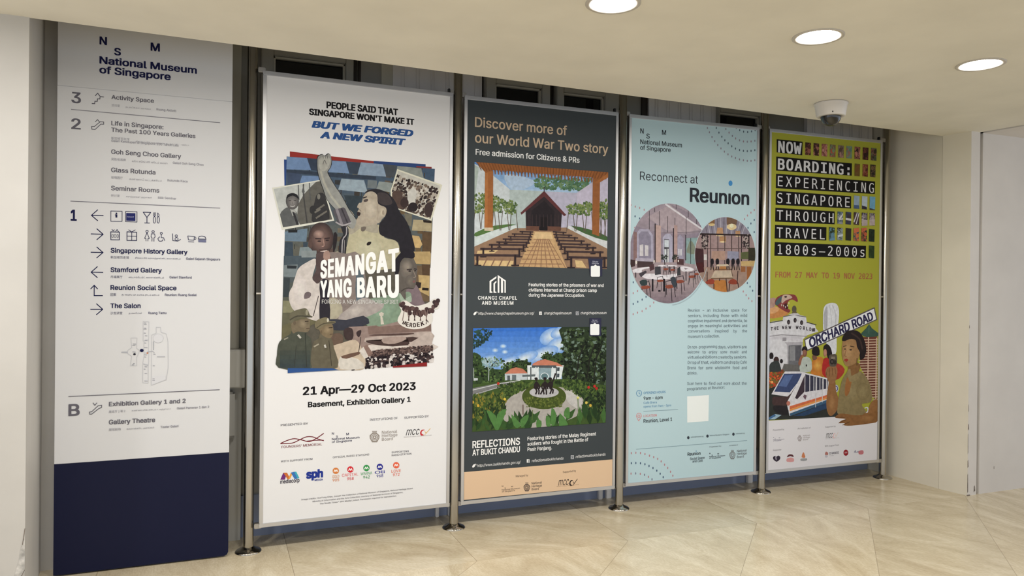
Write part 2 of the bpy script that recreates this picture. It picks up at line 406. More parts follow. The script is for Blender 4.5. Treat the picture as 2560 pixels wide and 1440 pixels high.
def smooth_line(p, k=5):
    o = []; n = len(p)
    for i in range(n - 1):
        a, b_, c, d = p[max(0, i - 1)], p[i], p[i + 1], p[min(n - 1, i + 2)]
        for j in range(k):
            t = j / k
            o.append(tuple(.5 * (2 * b_[q] + (c[q] - a[q]) * t + (2 * a[q] - 5 * b_[q] + 4 * c[q] - d[q]) * t * t + (3 * b_[q] - a[q] - 3 * c[q] + d[q]) * t ** 3) for q in (0, 1)))
    return o + [p[-1]]
def area2(p): return sum(p[i - 1][0] * p[i][1] - p[i][0] * p[i - 1][1] for i in range(len(p)))
def clip_poly(sub, clip):
    if area2(clip) < 0: clip = clip[::-1]
    out = sub
    for i in range(len(clip)):
        a, b_ = clip[i - 1], clip[i]; inp = out; out = []
        if not inp: return []
        side = lambda p: (b_[0] - a[0]) * (p[1] - a[1]) - (b_[1] - a[1]) * (p[0] - a[0])
        for j in range(len(inp)):
            p, q = inp[j - 1], inp[j]; sp_, sq = side(p), side(q)
            if (sp_ >= 0) != (sq >= 0):
                t = sp_ / (sp_ - sq); out.append((p[0] + (q[0] - p[0]) * t, p[1] + (q[1] - p[1]) * t))
            if sq >= 0: out.append(q)
    return out
def ell(cx, cy, rx, ry, n=20, rot=0.):
    c, s = math.cos(rot), math.sin(rot)
    return [(cx + rx * math.cos(2 * PI * i / n) * c - ry * math.sin(2 * PI * i / n) * s, cy + rx * math.cos(2 * PI * i / n) * s + ry * math.sin(2 * PI * i / n) * c) for i in range(n)]
def mixc(a, b_, t): return tuple(x + (y - x) * t for x, y in zip(a, b_))

class Sheet:
    """A flat printed sheet. Marks are measured in the photograph and rectified onto the sheet's own plane in metres."""
    STEP = .00001
    def __init__(s, root, corners_px, p_left, p_right, z0, height, front):
        s.root = root; s.org = root.location.copy()
        a = Vector((*p_left, z0)); b_ = Vector((*p_right, z0)); s.O = a; s.ex = (b_ - a); s.W = s.ex.length; s.ex.normalize(); s.Hh = height
        s.n = s.ex.cross(Vector((0, 0, 1))).normalized(); s.front = front
        s.hm = homog(corners_px, [(0, height), (s.W, height), (s.W, 0), (0, 0)])
        s.layer = 1; s.mb = MB(); s.z = (0, 0, 1); s.clip = None; s.tex = False
    def zoom(s, x0, y0, k): s.z = (x0, y0, k)
    def px(s, p): return s.z[0] + p[0] * s.z[2], s.z[1] + p[1] * s.z[2]
    def uw(s, p): return hap(s.hm, *s.px(p))
    def at(s, u, w, lay=None): return s.O + s.ex * u + Vector((0, 0, w)) + s.n * (s.front + (s.layer if lay is None else lay) * s.STEP)
    def up(s): s.layer += 1
    def poly(s, pts, col, sm=0, keep=False, tex=None):
        if sm: pts = smooth_poly(pts, sm)
        if s.clip: pts = clip_poly(pts, s.clip)
        if len(pts) < 3: return
        if not keep: s.up()
        q = [s.uw(p) for p in pts]
        if area2(q) < 0: q = q[::-1]
        s.mb.face([s.at(*p) for p in q], ink(col, s.tex if tex is None else tex))
    def line(s, pts, th, col, sm=0, keep=False, closed=False):
        if sm: pts = smooth_line(pts, sm)
        if closed: pts = list(pts) + [pts[0]]
        if not keep: s.up()
        for a, b_ in zip(pts, pts[1:]):
            dx, dy = b_[0] - a[0], b_[1] - a[1]; l = math.hypot(dx, dy) or 1; nx, ny = -dy / l * th / 2, dx / l * th / 2; ex, ey = dx / l * th * .35, dy / l * th * .35
            s.poly([(a[0] + nx - ex, a[1] + ny - ey), (b_[0] + nx + ex, b_[1] + ny + ey), (b_[0] - nx + ex, b_[1] - ny + ey), (a[0] - nx - ex, a[1] - ny - ey)], col, keep=True); s.layer += .12
    def ell(s, cx, cy, rx, ry, col, n=18, rot=0., keep=False): s.poly(ell(cx, cy, rx, ry, n, rot), col, keep=keep)
    def ring(s, cx, cy, rx, ry, th, col, n=24): s.line(ell(cx, cy, rx, ry, n), th, col, closed=True)
    def blob(s, cx, cy, rx, ry, c0, c1, dx=0., dy=0., k=6, n=20, rot=0.):
        """soft oval in one layer: rings from colour c0 at the rim to c1 at the (shifted) middle"""
        s.up(); k = max(12, k * 2); n = 22; R = []
        for i in range(k + 1): t = i / k; f = 1 - t * .92; R.append(ell(cx + dx * t, cy + dy * t, rx * f, ry * f, n, rot))
        for i in range(k):
            c = mixc(c0, c1, (i / k) ** .9 if i < k else 1); c = tuple(round(q / 3) * 3 for q in c)
            for j in range(n): s.poly([R[i][j - 1], R[i][j], R[i + 1][j], R[i + 1][j - 1]], c, keep=True)
        s.poly(R[k], tuple(round(q / 3) * 3 for q in c1), keep=True)
    def bands(s, quad, c0, c1, k=8):
        """quad TL TR BR BL filled with k bands from c0 (top) to c1 (bottom)"""
        s.up(); TL, TR, BR, BL = quad
        for i in range(k):
            t0, t1 = i / k, (i + 1) / k
            s.poly([mixc(TL, BL, t0), mixc(TR, BR, t0), mixc(TR, BR, t1), mixc(TL, BL, t1)], mixc(c0, c1, i / max(1, k - 1)), keep=True)
    def text(s, t, xl, yl, xr, cap, col, font='i', bold=0., shear=0., sp=1., top=True):
        v, f = glyphs(t, font, bold, shear, sp)
        if top: s.up()
        u0, w0 = s.uw((xl, yl)); u1, _ = s.uw((xr, yl)); _, wt = s.uw((xl, yl - cap))
        if u1 < u0: u0, u1 = u1, u0
        s.mb.mesh([s.at(u0 + a * (u1 - u0), w0 + b_ * (wt - w0), s.layer + d) for a, b_, d in v], f, ink(col)); s.layer += max(p[2] for p in v) if top else 0
    def qtext(s, t, BL, BR, TR, TL, col, font='i', bold=0., shear=0., sp=1.):
        v, f = glyphs(t, font, bold, shear, sp); s.up()
        hm = homog([(0, 0), (1, 0), (1, 1), (0, 1)], [s.uw(p) for p in (BL, BR, TR, TL)])
        s.mb.mesh([s.at(*hap(hm, a, b_), s.layer + d) for a, b_, d in v], f, ink(col)); s.layer += max(p[2] for p in v)
    def crowd(s, region, nx, ny, cols, rx, ry, seed=1, jit=.5):
        """rows of small figures inside region (TL TR BR BL)"""
        r = random.Random(seed); TL, TR, BR, BL = region
        for j in range(ny):
            s.up(); s.up()
            for i in range(nx):
                a = (i + .5 + (r.random() - .5) * jit) / nx; b_ = (j + .5 + (r.random() - .5) * jit) / ny
                p = mixc(mixc(TL, TR, a), mixc(BL, BR, a), b_); k = .7 + .7 * r.random()
                c = r.choice(cols); q = ell(p[0], p[1], rx * k, ry * k, 7, r.random())
                s.layer += i % 2; s.poly(q, c, keep=True); s.layer -= i % 2
    def leaves(s, region, n, cols, l, w, seed=1, ang=(-2.4, -.7)):
        r = random.Random(seed); TL, TR, BR, BL = region
        if l < 100: n = int(n * 2.4); l *= .6; w *= .62
        for i in range(n):
            a, b_ = r.random(), i / n
            p = mixc(mixc(TL, TR, a), mixc(BL, BR, a), b_); k = .6 + .8 * r.random(); th = r.uniform(*ang)
            d = (math.cos(th), math.sin(th)); e_ = (-d[1], d[0])
            base = s.layer; s.layer = base + 1 + (i % 40) * .35
            s.poly([p, (p[0] + d[0] * l * k * .45 + e_[0] * w * k, p[1] + d[1] * l * k * .45 + e_[1] * w * k), (p[0] + d[0] * l * k, p[1] + d[1] * l * k),
                    (p[0] + d[0] * l * k * .45 - e_[0] * w * k, p[1] + d[1] * l * k * .45 - e_[1] * w * k)], r.choice(cols), keep=True)
            s.layer = base
        s.layer += 15
    def done(s, name, label=None): return s.flush(name, s.sh, label)
    def flush(s, name, parent, label=None):
        if not s.mb.f: return None
        o = s.mb.build(name, parent, s.org); s.mb = MB()
        if label: o['label'] = label
        return o
NAVY = (20, 22, 62); GREY = (96, 92, 98); LGREY = (140, 136, 140); BLK = (22, 20, 22)

def nsm_logo(s, x, y, k, col, bold=.012):
    """the four line museum wordmark; x, y = left of its upper N's baseline, k = cap height"""
    s.text('N', x, y, x + .92 * k, k, col, bold=bold)
    s.text('S', x + 1.8 * k, y + 1.30 * k, x + 2.65 * k, k * .95, col, bold=bold)
    s.text('M', x + 6.3 * k, y + .25 * k, x + 7.45 * k, k, col, bold=bold)
    s.text('National Museum', x, y + 2.42 * k, x + 12.1 * k, k * .92, col, bold=bold)
    s.text('of Singapore', x, y + 3.60 * k, x + 8.8 * k, k * .92, col, bold=bold)
def nhb_logo(s, cx, cy, rx, ry, col, bgc):
    s.poly([(cx - rx * .5, cy - ry), (cx + rx * .5, cy - ry), (cx + rx * .4, cy - ry * .7), (cx + rx, cy - ry * .2), (cx + rx * .95, cy + ry * .3), (cx + rx * .5, cy + ry), (cx - rx * .5, cy + ry), (cx - rx * .95, cy + ry * .3), (cx - rx, cy - ry * .2), (cx - rx * .4, cy - ry * .7)], col)
    s.line([(cx - rx * .5, cy - ry * .8), (cx + rx * .5, cy - ry * .8)], ry * .09, bgc)
    for q in (.72, .45): s.ring(cx, cy + ry * .12, rx * q, ry * q * .8, rx * .09, bgc, 14)
    s.ell(cx, cy + ry * .12, rx * .16, ry * .14, bgc, 10)
def mccy_logo(s, x, y, k, w, col, red=(190, 50, 55), gold=(215, 170, 95)):
    """italic letters with a crescent and a swoosh; y = baseline, k = x-height, w = total width"""
    s.text('mcc', x, y, x + w * .56, k * 1.38, col, shear=.35, bold=-.004)
    a = [(x + w * .78, y - k), (x + w * .66, y - k * 1.02), (x + w * .58, y - k * .5), (x + w * .62, y + k * .02), (x + w * .74, y - k * .06), (x + w * .65, y - k * .3), (x + w * .66, y - k * .75)]
    s.poly(a, red, 3)
    s.line([(x + w * .78, y - k * .75), (x + w * .83, y - k * .45), (x + w, y - k * 1.25)], k * .10, gold, 3)
    s.line([(x + w * .90, y - k * .72), (x + w * .76, y - k * .02)], k * .08, gold)
def round_tab(s, x0, x1, y0, y1, c): s.poly([(x0 + 6, y0), (x1 - 6, y0), (x1, y0 + 6), (x1, y1 - 6), (x1 - 6, y1), (x0 + 6, y1), (x0, y1 - 6), (x0, y0 + 6)], c)

# ------------------------------------------------------------------ the directory
DX0, DX1, DY = -.7483, .0663, -.0368
root = tag(empty('directory_sign', ((DX0 + DX1) / 2, DY, .008)), 'tall white directory board with a navy blue base, left of the posters', 'directory sign'); o = root.location
b = MB(); b.box(DX0, DX1, DY, DY + .035, 0.5632, 2.4506, ink((208, 204, 200)), .0015); b.build('sign_face', root, o)['label'] = 'white lettered face'
b = MB(); b.box(DX0, DX1, DY + .001, DY + .035, 2.4512, 3.05, ink((205, 201, 197)), .0015); hd = b.build('header_panel', root, o); hd['label'] = 'pale grey header with the museum wordmark'
b = MB()
pr = [(DX0, .008), (DX1 - .02, .008), (DX1 - .006, .014), (DX1, .028), (DX1, .563), (DX0, .563)]
nn = len(pr)
b.mesh([(x, DY, z) for x, z in pr] + [(x, DY + .035, z) for x, z in pr], [tuple(range(nn)), tuple(range(nn, 2 * nn))[::-1]] + [(i, nn + i, nn + (i + 1) % nn, (i + 1) % nn) for i in range(nn)], mk('navy_base', (.007, .009, .034), .5, spec=.18))
b.build('base_panel', root, o)['label'] = 'navy blue base'
b = MB(); b.box(DX0 + .10, DX0 + .18, DY + .036, DY + .10, .001, .05, M['clamp'], .002); b.build('foot', root, o)
b = MB(); b.box(DX1 - .18, DX1 - .10, DY + .036, DY + .10, .001, .05, M['clamp'], .002); b.build('foot', root, o)
S = Sheet(root, [(138, 211.6), (580.4, 256), (568.5, 1388.5), (136.7, 1439)], (DX0, DY), (DX1, DY), .008, 2.4425, .0006)
face = [c for c in root.children if c.name.startswith('sign_face')][0]; S.sh = face
S.zoom(100, 40, .3612)
for t, x, y, x1, c in (('N', 400, 186, 452, 57), ('M', 758, 232, 823, 58), ('S', 503, 262, 550, 52), ('National Museum', 400, 322, 1083, 52), ('of Singapore', 400, 390, 900, 52)):
    S.text(t, x, y, x1, c, NAVY, bold=.024, top=False); S.flush('wordmark_line', hd)
def arrow(x0, x1, y0, y1, left=True):
    a, c = ((x0, y0), (x1, y1)) if left else ((x1, y1), (x0, y0))
    S.line([a, c], 6, NAVY)
    hx = a[0] + (43 if left else -43)
    S.line([(hx, a[1] - 38), a, (hx, a[1] + 37)], 6, NAVY); S.done('arrow')
sub_ = lambda cj, cx0, cx1, cy, ta, tx0, tx1, ty, ma, mx0, mx1, my, col=LGREY, h=19: (S.text(cj, cx0, cy, cx1, h, col, 'c', top=False), S.done('listing_translation'), S.text(ta, tx0, ty, tx1, h * .8, col, 't', top=False), S.done('listing_translation'), S.text(ma, mx0, my, mx1, 16, col, bold=.018, top=False))
def sub(*a, **k):
    S.done('listing_title'); sub_(*a, **k); S.done('listing_translation')
def icon_stairs():
    S.line([(350, 606), (368, 607), (370, 590), (386, 591), (388, 573), (404, 574), (406, 557), (430, 560)], 6, GREY); S.line([(373, 550), (389, 533), (403, 552)], 6, GREY)
S.text('3', 205, 600, 272, 78, GREY, bold=.018); S.done('floor_number'); icon_stairs(); S.done('stairs_pictogram'); S.up()
S.text('Activity Space', 485, 575, 783, 30, GREY, bold=.021, top=False)
sub('活动室', 485, 545, 627, 'நடவடிக்கை அரங்கம்', 585, 760, 640, 'Ruang Aktiviti', 800, 938, 656)
S.line([(205, 647), (1243, 745)], 5, (120, 116, 120)); S.done('divider_line')
S.text('2', 205, 785, 272, 76, GREY, bold=.018); S.done('floor_number')
S.line([(348, 768), (350, 788), (372, 790), (412, 752), (432, 753), (432, 737), (408, 735), (368, 768)], 5, GREY, closed=True); S.line([(374, 735), (389, 720), (404, 738)], 5, GREY); S.done('escalator_pictogram')
S.up()
S.text('Life in Singapore:', 485, 760, 850, 32, GREY, bold=.021, top=False); S.text('The Past 100 Years Galleries', 485, 806, 1073, 30, GREY, bold=.021, top=False)
sub('新加坡百年馆', 485, 612, 860, 'சிங்கப்பூர் வாழ்க்கை: கடந்த 100 ஆண்டு', 655, 1028, 884, 'Galeri Kehidupan di Singapura: 100 Tahun Lalu', 485, 955, 877)
S.text('Goh Seng Choo Gallery', 485, 962, 973, 32, GREY, bold=.021, top=False)
sub('吴胜祖画廊', 485, 588, 1008, 'கோ செங் சூ கூடம் கலை', 630, 878, 1020, 'Galeri Goh Seng Choo', 915, 1130, 1034)
S.text('Glass Rotunda', 485, 1090, 795, 32, GREY, bold=.021, top=False)
sub('玻璃圆厅', 485, 568, 1137, 'கண்ணாடி வட்டக்கூடம்', 612, 838, 1146, 'Rotunda Kaca', 878, 1018, 1157)
S.text('Seminar Rooms', 485, 1218, 822, 32, GREY, bold=.021, top=False)
sub('研讨室', 485, 546, 1264, 'கருத்தரங்கு அறைகள்', 590, 770, 1271, 'Bilik Seminar', 812, 940, 1279)
S.zoom(100, 500, .3612)
S.line([(205, 20), (1243, 72)], 5, (110, 106, 112)); S.done('divider_line')
S.text('1', 205, 157, 248, 78, NAVY, bold=.03); S.done('floor_number')
arrow(350, 432, 120, 122); arrow(348, 432, 250, 253, False); arrow(348, 432, 378, 380, False); arrow(350, 432, 517, 519); arrow(348, 432, 775, 775, False)
S.line([(372, 612), (372, 680), (430, 680)], 6, NAVY); S.line([(348, 633), (372, 608), (395, 633)], 6, NAVY); S.done('arrow')
# pictograms
S.line([(485, 90), (563, 92), (563, 163), (485, 162)], 4, NAVY, closed=True); S.ell(524, 107, 6, 6, NAVY); S.poly([(514, 114), (530, 114), (530, 136), (517, 136), (517, 120), (514, 120)], NAVY); S.done('information_pictogram')
S.line([(588, 93), (667, 96), (667, 168), (588, 165)], 4, NAVY, closed=True); S.poly([(592, 104), (656, 106), (656, 160), (592, 158)], (32, 36, 90)); S.text('TICKET', 597, 136, 646, 9, (180, 180, 200)); S.done('ticket_pictogram')
S.line([(710, 99), (762, 101), (736, 136)], 5, NAVY, closed=True); S.line([(736, 135), (736, 174)], 5, NAVY); S.line([(720, 174), (754, 175)], 5, NAVY); S.done('glass_pictogram')
for q in (781, 788, 796): S.line([(q, 102), (q, 122)], 3.5, NAVY)
S.line([(781, 122), (788, 130), (796, 122)], 3.5, NAVY); S.ring(788, 153, 8, 23, 4, NAVY, 16); S.ring(815, 153, 8, 23, 4, NAVY, 16); S.line([(811, 130), (811, 104), (821, 118), (819, 130)], 3.5, NAVY); S.done('cutlery_pictogram')
S.line([(485, 236), (546, 238), (545, 292), (486, 291)], 5, NAVY, closed=True); S.text('000', 491, 277, 540, 26, NAVY); S.line([(494, 219), (502, 230), (510, 221)], 4, NAVY); S.line([(520, 232), (529, 220), (538, 234)], 4, NAVY); S.done('bag_pictogram')
S.line([(598, 236), (665, 239), (665, 297), (598, 296)], 5, NAVY, closed=True); S.line([(598, 266), (665, 268)], 4, NAVY); S.line([(631, 236), (631, 297)], 4, NAVY); S.line([(610, 222), (631, 237), (655, 223)], 4, NAVY); S.done('gift_pictogram')
S.ring(737, 233, 8, 8, 4, NAVY, 12); S.line([(737, 243), (720, 282), (729, 282), (730, 300)], 4, NAVY); S.line([(737, 243), (753, 283), (744, 283), (743, 301)], 4, NAVY); S.done('woman_pictogram')
S.ring(779, 236, 8, 8, 4, NAVY, 12); S.line([(771, 302), (772, 278), (765, 272), (767, 250), (790, 251), (793, 273), (785, 279), (785, 303)], 4, NAVY); S.done('man_pictogram')
S.ring(836, 247, 7, 7, 4, NAVY, 12); S.line([(836, 256), (836, 277), (852, 278), (860, 298)], 4, NAVY); S.line([(825, 272), (813, 284), (822, 301), (842, 300), (848, 290)], 4, NAVY, 3); S.done('wheelchair_pictogram')
S.line([(914, 250), (916, 298), (950, 302), (970, 290)], 4, NAVY); S.ring(940, 266, 8, 8, 3.5, NAVY, 12); S.ring(942, 287, 11, 10, 3.5, NAVY, 12); S.done('nursing_pictogram')
S.line([(1020, 266), (1024, 293), (1062, 296), (1067, 271)], 4, NAVY, closed=True); S.ring(1070, 282, 7, 9, 3, NAVY, 10); S.line([(1024, 306), (1062, 308)], 4, NAVY); S.done('cup_pictogram')
S.line([(1092, 287), (1098, 271), (1118, 267), (1140, 273), (1146, 289)], 4, NAVY, closed=True); S.poly([(1092, 291), (1147, 293), (1147, 312), (1093, 310)], (105, 106, 130)); S.done('burger_pictogram')
S.up()
for t, y, x1, sb in (('Singapore History Gallery', 381, 1018, ('新加坡历史馆', 485, 612, 422, 'சிங்கப்பூர் வரலாற்றுக் கூட கலைக்கூடம்', 655, 970, 427, 'Galeri Sejarah Singapura', 1008, 1244, 432)),
                     ('Stamford Gallery', 516, 840, ('丹福展厅', 485, 567, 559, 'ஸ்டாம்ஃபர்ட் கலைக்கூடம்', 610, 855, 561, 'Galeri Stamford', 893, 1047, 561)),
                     ('Reunion Social Space', 640, 942, ('团聚', 485, 525, 683, 'ரீயூனியன் சமூக இடம் கூடம்', 563, 823, 684, 'Reunion: Ruang Sosial', 862, 1081, 683)),
                     ('The Salon', 767, 694, ('沙龙讲堂', 485, 567, 811, 'த சலோன்', 612, 704, 811, 'Ruang Tamu', 748, 873, 809))):
    S.text(t, 485, y, x1, 33, NAVY, bold=.022, top=False); sub(*sb, col=(92, 90, 108))
# floor plan
g = (190, 187, 186); pl = (206, 202, 200)
for q in ([(712, 860), (752, 862), (750, 985), (712, 995)], [(718, 995), (750, 990), (750, 1080), (718, 1075)], [(722, 1075), (752, 1080), (750, 1160), (710, 1150)], [(710, 1155), (748, 1165), (748, 1285), (710, 1282)],
          [(628, 975), (670, 973), (668, 1045), (690, 1060), (668, 1110), (670, 1165), (626, 1165), (634, 1100), (605, 1080), (605, 1060), (634, 1040)],
          [(770, 955), (802, 940), (802, 900), (832, 900), (836, 935), (872, 945), (884, 1000), (886, 1180), (872, 1262), (770, 1300)]):
    S.line(q, 3.5, g, closed=True)
S.poly([(772, 1245), (868, 1228), (870, 1260), (772, 1297)], pl); S.ell(816, 977, 35, 30, pl); S.ring(816, 977, 35, 30, 2.5, g)
S.line([(565, 1073), (603, 1073)], 9, (170, 168, 170)); S.line([(784, 1000), (784, 1055)], 6, (165, 163, 165)); S.line([(810, 1104), (862, 1104)], 5, (160, 158, 160))
r = random.Random(3)
for x0, x1, ys in ((716, 748, (870, 880, 905, 912, 940, 958, 990, 1008, 1040, 1090, 1105, 1172, 1188, 1218, 1270)), (636, 664, (1015, 1025, 1070, 1150, 1158)), (774, 792, (1085, 1165, 1255, 1265))):
    for y in ys: a = r.uniform(x0, x0 + 10); S.line([(a, y), (a + r.uniform(8, 20), y + 1)], 4, (150, 148, 152))
S.line([(742, 1070), (778, 1066), (790, 1075)], 4, (170, 168, 170))
S.ell(703, 1060, 13, 11, NAVY); S.ell(653, 1086, 9, 7, (30, 28, 40)); S.ell(742, 1078, 6, 5, (190, 110, 70))
S.flush('floor_plan', face, 'faint grey floor plan with a navy dot')
S.zoom(0, 960, 1 / 3)
S.line([(517, 112), (1642, 62)], 5, (105, 101, 106)); S.done('divider_line')
S.text('B', 516, 258, 600, 88, GREY, bold=.02); S.done('floor_number')
S.line([(672, 228), (674, 243), (690, 243), (742, 202), (764, 193), (764, 177), (738, 180), (690, 225)], 5, GREY, closed=True); S.line([(700, 160), (713, 178), (728, 160)], 5, GREY); S.done('escalator_pictogram')
S.up()
S.text('Exhibition Gallery 1 and 2', 818, 185, 1390, 32, GREY, bold=.021, top=False)
sub('展览厅 1 和 2', 818, 940, 235, 'கண்காட்சிக் கூடம் 1 மற்றும் 2', 988, 1278, 226, 'Galeri Pameran 1 dan 2', 1325, 1565, 208)
S.text('Gallery Theatre', 818, 320, 1163, 34, GREY, bold=.021, top=False)
sub('展馆剧场', 818, 907, 369, 'கலைக்கூட அரங்கம்', 950, 1155, 362, 'Teater Galeri', 1203, 1337, 347)

# ------------------------------------------------------------------ poster frames
def poster(name_label, k, yl, yr, dz, corners, base):
    x0, x1 = PX[k]; z0 = ZB + dz
    root = tag(empty('poster_panel', ((x0 + x1) / 2, (yl + yr) / 2, z0)), name_label, 'poster', 'framed posters in the row'); o = root.location
    s = Sheet(root, corners, (x0, yl), (x1, yr), z0, 2.5, .0005)
    e = s.ex; nrm = s.n
    def bar(u0, u1, w0, w1, d0, d1, mat):
        b = MB(); P = [s.O + e * u + Vector((0, 0, w)) + nrm * d for u in (u0, u1) for d in (d0, d1) for w in (w0, w1)]
        bm = bmesh.new(); vs = [bm.verts.new(p) for p in P]
        for q in ((0, 1, 3, 2), (4, 6, 7, 5), (0, 4, 5, 1), (2, 3, 7, 6), (0, 2, 6, 4), (1, 5, 7, 3)): bm.faces.new([vs[i] for i in q])
        bmesh.ops.recalc_face_normals(bm, faces=bm.faces); bmesh.ops.bevel(bm, geom=bm.edges[:], offset=.0022, segments=2, affect='EDGES')
        bm.verts.index_update(); b.mesh([v.co for v in bm.verts], [[v.index for v in f.verts] for f in bm.faces], mat); bm.free()
        return b
    t = .0195
    for nm, a in (('frame_rail', (0, s.W, 2.5 - .024, 2.5)), ('frame_rail', (0, s.W, 0, .022)), ('frame_stile', (0, t, .022, 2.476)), ('frame_stile', (s.W - t, s.W, .022, 2.476))):
        bar(*a, -.028, .006, M['alu']).build(nm, root, o)
    b = MB(); q = [s.O + e * u + Vector((0, 0, w)) for u, w in ((t - .003, .019), (s.W - t + .003, .019), (s.W - t + .003, 2.479), (t - .003, 2.479))]
    b.face(q, ink(base)); b.face([p - nrm * .004 for p in reversed(q)], M['black'])
    for i in range(4): b.face([q[i], q[i] - nrm * .004, q[(i + 1) % 4] - nrm * .004, q[(i + 1) % 4]], ink(base))
    sh = b.build('print_sheet', root, o)
    for sd in (-1, 1):
        pxx = POSTX[k + (sd > 0)]; rim = pxx - sd * .0278; xe = (x0, 0, x1)[sd + 1]; yy = (yl, 0, yr)[sd + 1]
        b = MB(); b.tube((rim, yy + .018, 1.42), (xe - sd * .003, yy + .018, 1.42), .007, M['clamp']); b.build('clamp', root, o)
        for z in (z0 + .010, z0 + 2.5 + .010):
            b = MB(); p_, q_ = sorted((rim, xe - sd * .014)); b.box(p_, q_, yy + .0065, yy + .040, z - .018, z + .010, M['clamp'], .003)
            if sd > 0 and z > 2: b.box(xe - .030, xe - .017, yy + .002, yy + .022, z - .006, z + .016, M['black'], .002)
            b.build('clamp', root, o)
    s.sh = sh; return s, sh

# ------------------------------------------------------------------ poster with the raised fist
S, SHT = poster('white framed poster with a raised fist photo collage, nearest the navy based directory', 0, -.0326, -.0038, .0023,
                [(659.5, 173.5), (1135.6, 234), (1120, 1267), (646, 1319)], (224, 219, 214))
S.zoom(640, 140, .34713)
S.text('PEOPLE SAID THAT', 513, 373, 1030, 49, BLK, bold=.04, top=False); S.done('headline_line'); S.text("SINGAPORE WON'T MAKE IT", 387, 420, 1147, 46, BLK, bold=.04, top=False); S.done('headline_line')
BLUE = (42, 78, 132)
S.text('BUT WE FORGED', 405, 513, 1140, 51, BLUE, bold=.05, shear=.22, top=False); S.done('headline_line'); S.text('A NEW SPIRIT', 466, 590, 1085, 50, BLUE, bold=.05, shear=.22, top=False)
S.done('headline_line')
S.zoom(680, 370, .20141)
RED, DB = (140, 44, 38), (40, 62, 108)
S.poly([(228, 38), (1290, 170), (1290, 700), (228, 700)], RED)
S.poly([(1270, 165), (1915, 210), (1915, 800), (1270, 800)], DB)
S.poly([(1800, 232), (1990, 245), (1990, 800), (1800, 800)], (125, 50, 48))
S.poly([(155, 138), (600, 175), (600, 700), (163, 700)], (40, 66, 118))
S.tex = True
S.zoom(680, 640, .21532); S.poly([(140, 60), (1830, 60), (1830, 700), (1850, 1000), (1865, 1240), (1000, 1305), (75, 1300), (70, 1040), (120, 950)], (92, 86, 74)); S.zoom(680, 370, .20141)
S.bands([(188, 100), (2030, 270), (1970, 1500), (150, 1500)], (66, 84, 104), (100, 96, 82), 10)
r = random.Random(21); S.up(); S.clip = [(190, 102), (2028, 272), (1968, 1498), (152, 1498)]
for i in range(9):
    for j in range(11):
        x = 200 + i * 200 + r.uniform(-30, 30); y = 140 + j * 118 + i * 8 + r.uniform(-15, 15); g_ = r.uniform(.55, 1.25); t_ = min(1, i / 9 + j / 16)
        k_ = mixc((62, 78, 98), (112, 92, 66), t_); S.poly([(x, y), (x + 70, y + 5), (x + 66, y + 62), (x - 2, y + 56)], tuple(int(q * g_ / 6) * 6 for q in k_), keep=True)
        S.poly([(x + 84, y + 6), (x + 96, y + 7), (x + 94, y + 64), (x + 83, y + 63)], tuple(int(q * .7 / 6) * 6 for q in k_), keep=True)
S.clip = None
# balcony rows, blue in the upper left to tan on the right
for q, c in (([(190, 105), (440, 122), (490, 272), (185, 262)], (112, 136, 170)), ([(735, 158), (925, 170), (965, 318), (700, 300)], (122, 144, 174)), ([(1112, 180), (1385, 208), (1425, 362), (1070, 335)], (140, 156, 172)),
             ([(1565, 230), (1860, 262), (1895, 400), (1540, 370)], (138, 142, 134)), ([(380, 340), (600, 352), (620, 440), (350, 430)], (112, 136, 170)), ([(870, 382), (1150, 405), (1195, 562), (828, 520)], (152, 165, 172)),
             ([(1335, 420), (1500, 440), (1480, 560), (1300, 520)], (140, 146, 140)), ([(160, 1040), (445, 1000), (430, 1165), (165, 1155)], (106, 124, 138)), ([(350, 1235), (530, 1225), (560, 1400), (330, 1390)], (128, 138, 138)),
             ([(1760, 900), (1990, 912), (1985, 1050), (1740, 1035)], (172, 156, 122)), ([(1745, 1095), (1830, 1105), (1870, 1210), (1840, 1255), (1750, 1245)], (196, 164, 112)), ([(1870, 1300), (1975, 1320), (1970, 1440), (1860, 1440)], (186, 158, 112))):
    S.poly(q, c)
for q, c in (([(445, 122), (585, 135), (570, 285), (495, 272)], (52, 62, 78)), ([(930, 175), (1110, 185), (1065, 330), (970, 318)], (56, 66, 80)), ([(1390, 205), (1560, 225), (1530, 370), (1430, 362)], (70, 74, 78)),
             ([(185, 262), (840, 320), (1300, 360), (1300, 400), (840, 370), (185, 300)], (50, 60, 74)), ([(1195, 400), (1310, 412), (1305, 510), (1190, 500)], (112, 118, 118)), ([(190, 300), (370, 320), (345, 440), (200, 440)], (62, 74, 96)),
             ([(900, 590), (1130, 600), (1080, 870), (1000, 900)], (50, 60, 66)), ([(205, 1015), (320, 1015), (318, 1050), (205, 1050)], (34, 36, 38)), ([(160, 1165), (260, 1170), (270, 1390), (155, 1440)], (58, 70, 80)), ([(390, 1170), (450, 1170), (440, 1230), (390, 1230)], (58, 70, 80)),
             ([(1880, 905), (1985, 915), (1985, 945), (1885, 935)], (40, 32, 26)), ([(1870, 1050), (1985, 1055), (1980, 1310), (1870, 1290)], (92, 72, 50)), ([(1640, 820), (1745, 830), (1735, 990), (1680, 960)], (110, 104, 88)), ([(1870, 1330), (1960, 1335), (1955, 1365), (1870, 1360)], (44, 36, 28))):
    S.poly(q, c)
